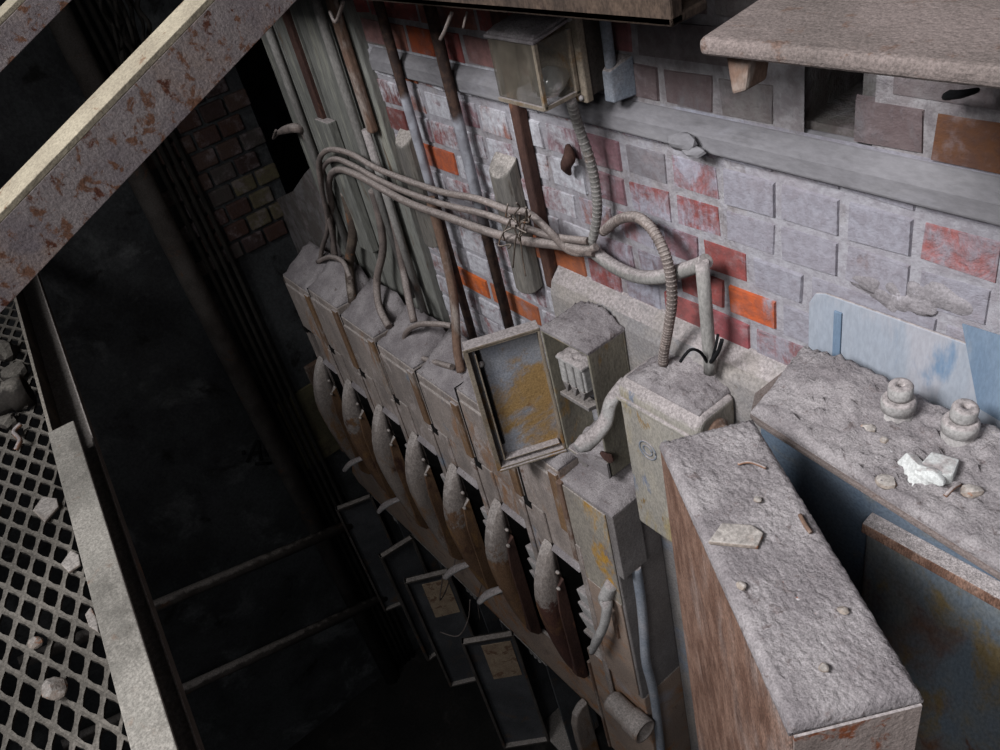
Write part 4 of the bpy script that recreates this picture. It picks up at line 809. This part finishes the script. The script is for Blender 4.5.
RL = ['dusty lump by the open end of the pipe fitting', 'dusty lump left of the channel above the pipe fitting', 'dark lump at the far end of the walkway mesh', 'flat lump below the pipe fitting on the mesh']
for i, (a, b, rr) in enumerate([(24,404,.02),(14,372,.045),(6,350,.05),(8,420,.03)]):
    mb = MB(); mb.rock(PZ(a,b,zg+.01), rr, (1.3,.8,.5), 60+i); tag(mb.build('rubble_lump', M['grate']), RL[i], 'rubble')

# ------------------------------------------------------------------ dark left wall: pipe, cables, rails, paint marks
p = PX(220,330,-3.24)
mb = MB(); mb.tube([(-3.24,p.y,.4),(-3.24,p.y-.01,-1.2),(-3.24,p.y-.02,-4.3)], .045, 14, False); tag(mb.build('drain_pipe', M['far_steel']), 'thick vertical pipe on the dark left wall', 'pipe')
for i, (a, l) in enumerate([(158,'leftmost cable of the bundle on the dark wall'),(168,'second cable of the bundle on the dark wall'),(177,'third cable of the bundle on the dark wall'),(187,'rightmost cable of the bundle on the dark wall')]):
    q = PX(a,170,-3.27); mb = MB(); mb.tube([(-3.27,q.y,.4),(-3.268,q.y+.01,-1.2),(-3.27,q.y+.0,-2.2),(-3.27,q.y-.01,-4.3)], .010, 8); tag(mb.build('wall_cable', M['shaded_cable']), l, 'cable', 'cables on the dark wall')
for k, (a, b, l) in enumerate([((160,604),(350,524),'upper dark rail in the pit'), ((200,682),(385,596),'lower dark rail in the pit')]):
    mb = MB(); A, B = PX(*a,-3.12), PX(*b,-3.12); mb.tube([A-(B-A)*.6, B], .028, 10, False); tag(mb.build('guard_rail', M['far_steel']), l, 'rail', 'rails in the pit')
mb = MB(); q = PX(310,430,-3.28)
mb.box(-3.3,-3.285,q.y-.09,q.y+.1,-2.62,-2.2); tag(mb.build('painted_board', M['dull_yellow']), 'yellowish board on the dark wall left of the switch row', 'board')
mb = MB(); mb.box(-3.3,-3.27,q.y+.10,q.y+.2,-2.64,-2.1); tag(mb.build('timber_strip', M['rust_orange'], bevel=.004), 'rusty brown strip right of the yellowish board', 'strip')
def marks():          # brushed letters A L on the dark wall
    r = thing('painted_letters', 'black brushed letters A L on the dark left wall', 'lettering', PX(258,465,-3.298))
    def S(name, *strokes):
        mb = MB()
        for st in strokes: mb.tube([PX(a,b,-3.298) for a, b in st], .008, 6, False)
        mb.build(name, M['ink'], r)
    S('letter', [(247,462),(257,440),(258,441),(261,460)], [(250,455),(261,451)]); S('letter', [(263,436),(266,456),(269,455)])
    S('dot', [(243,451),(244,454)]); S('underline', [(255,464),(271,463)]); S('tick', [(290,443),(295,436)])
marks()
mb = MB()
for k in range(7):
    x = 100+k*6+random.uniform(-3,3); P = [PX(x+q*5+random.uniform(-4,4), q*16-8, -2.9+random.uniform(-.05,.05)) for q in range(6)]; mb.tube(P, random.uniform(.004,.009), 6)
tag(mb.build('hanging_cables', M['shaded_cable']), 'tangle of dark hanging cables behind the rusty brace', 'cables', kind='stuff')

# ------------------------------------------------------------------ light, camera, view
def area(name, loc, to, size, power, col, spread=math.pi):
    l = bpy.data.lights.new(name, 'AREA'); l.shape = 'RECTANGLE'; l.size, l.size_y = size; l.energy = power; l.color = col; l.spread = spread
    o = bpy.data.objects.new(name, l); C.objects.link(o); o.location = Vector(loc)+Vector((0,0,H))
    o.rotation_euler = (Vector(to)-Vector(loc)).to_track_quat('-Z','Y').to_euler(); return o
area('daylight_window', (-.95,-3.2,2.05), (-.55,-.1,-.8), (1.5,1.1), 66, (.95,.97,1.0), math.radians(76))
area('fill_right', (1.0,-2.9,1.4), (-.8,-.1,-1.1), (.9,1.2), 15, (.95,.97,1.0), math.radians(100))  # added fill from the right, no visible source
mb = MB(); mb.box(-5, -2.2, -3.6, 1.05, .5, .6); struct(mb.build('light_blocker', M['far_wall']))  # unseen slab added to keep light off the left end
w = bpy.data.worlds.new('world'); bpy.context.scene.world = w; w.use_nodes = True
w.node_tree.nodes['Background'].inputs[0].default_value = (.75,.85,1,1); w.node_tree.nodes['Background'].inputs[1].default_value = .042
cd = bpy.data.cameras.new('camera'); cd.sensor_width = 36; cd.lens = F*36/1000; cd.clip_start = .02; cd.clip_end = 60
co = bpy.data.objects.new('camera', cd); C.objects.link(co)
rt = Vector((cX.x, cY.x, cZ.x)); up = -Vector((cX.y, cY.y, cZ.y)); bk = -Vector((cX.z, cY.z, cZ.z))
co.matrix_world = Matrix(((rt.x,up.x,bk.x,0),(rt.y,up.y,bk.y,-1),(rt.z,up.z,bk.z,H),(0,0,0,1)))
S = bpy.context.scene; S.camera = co
S.view_settings.view_transform = 'Standard'; S.view_settings.look = 'None'; S.view_settings.gamma = 1; S.view_settings.exposure = -.38; S.view_settings.use_curve_mapping = False
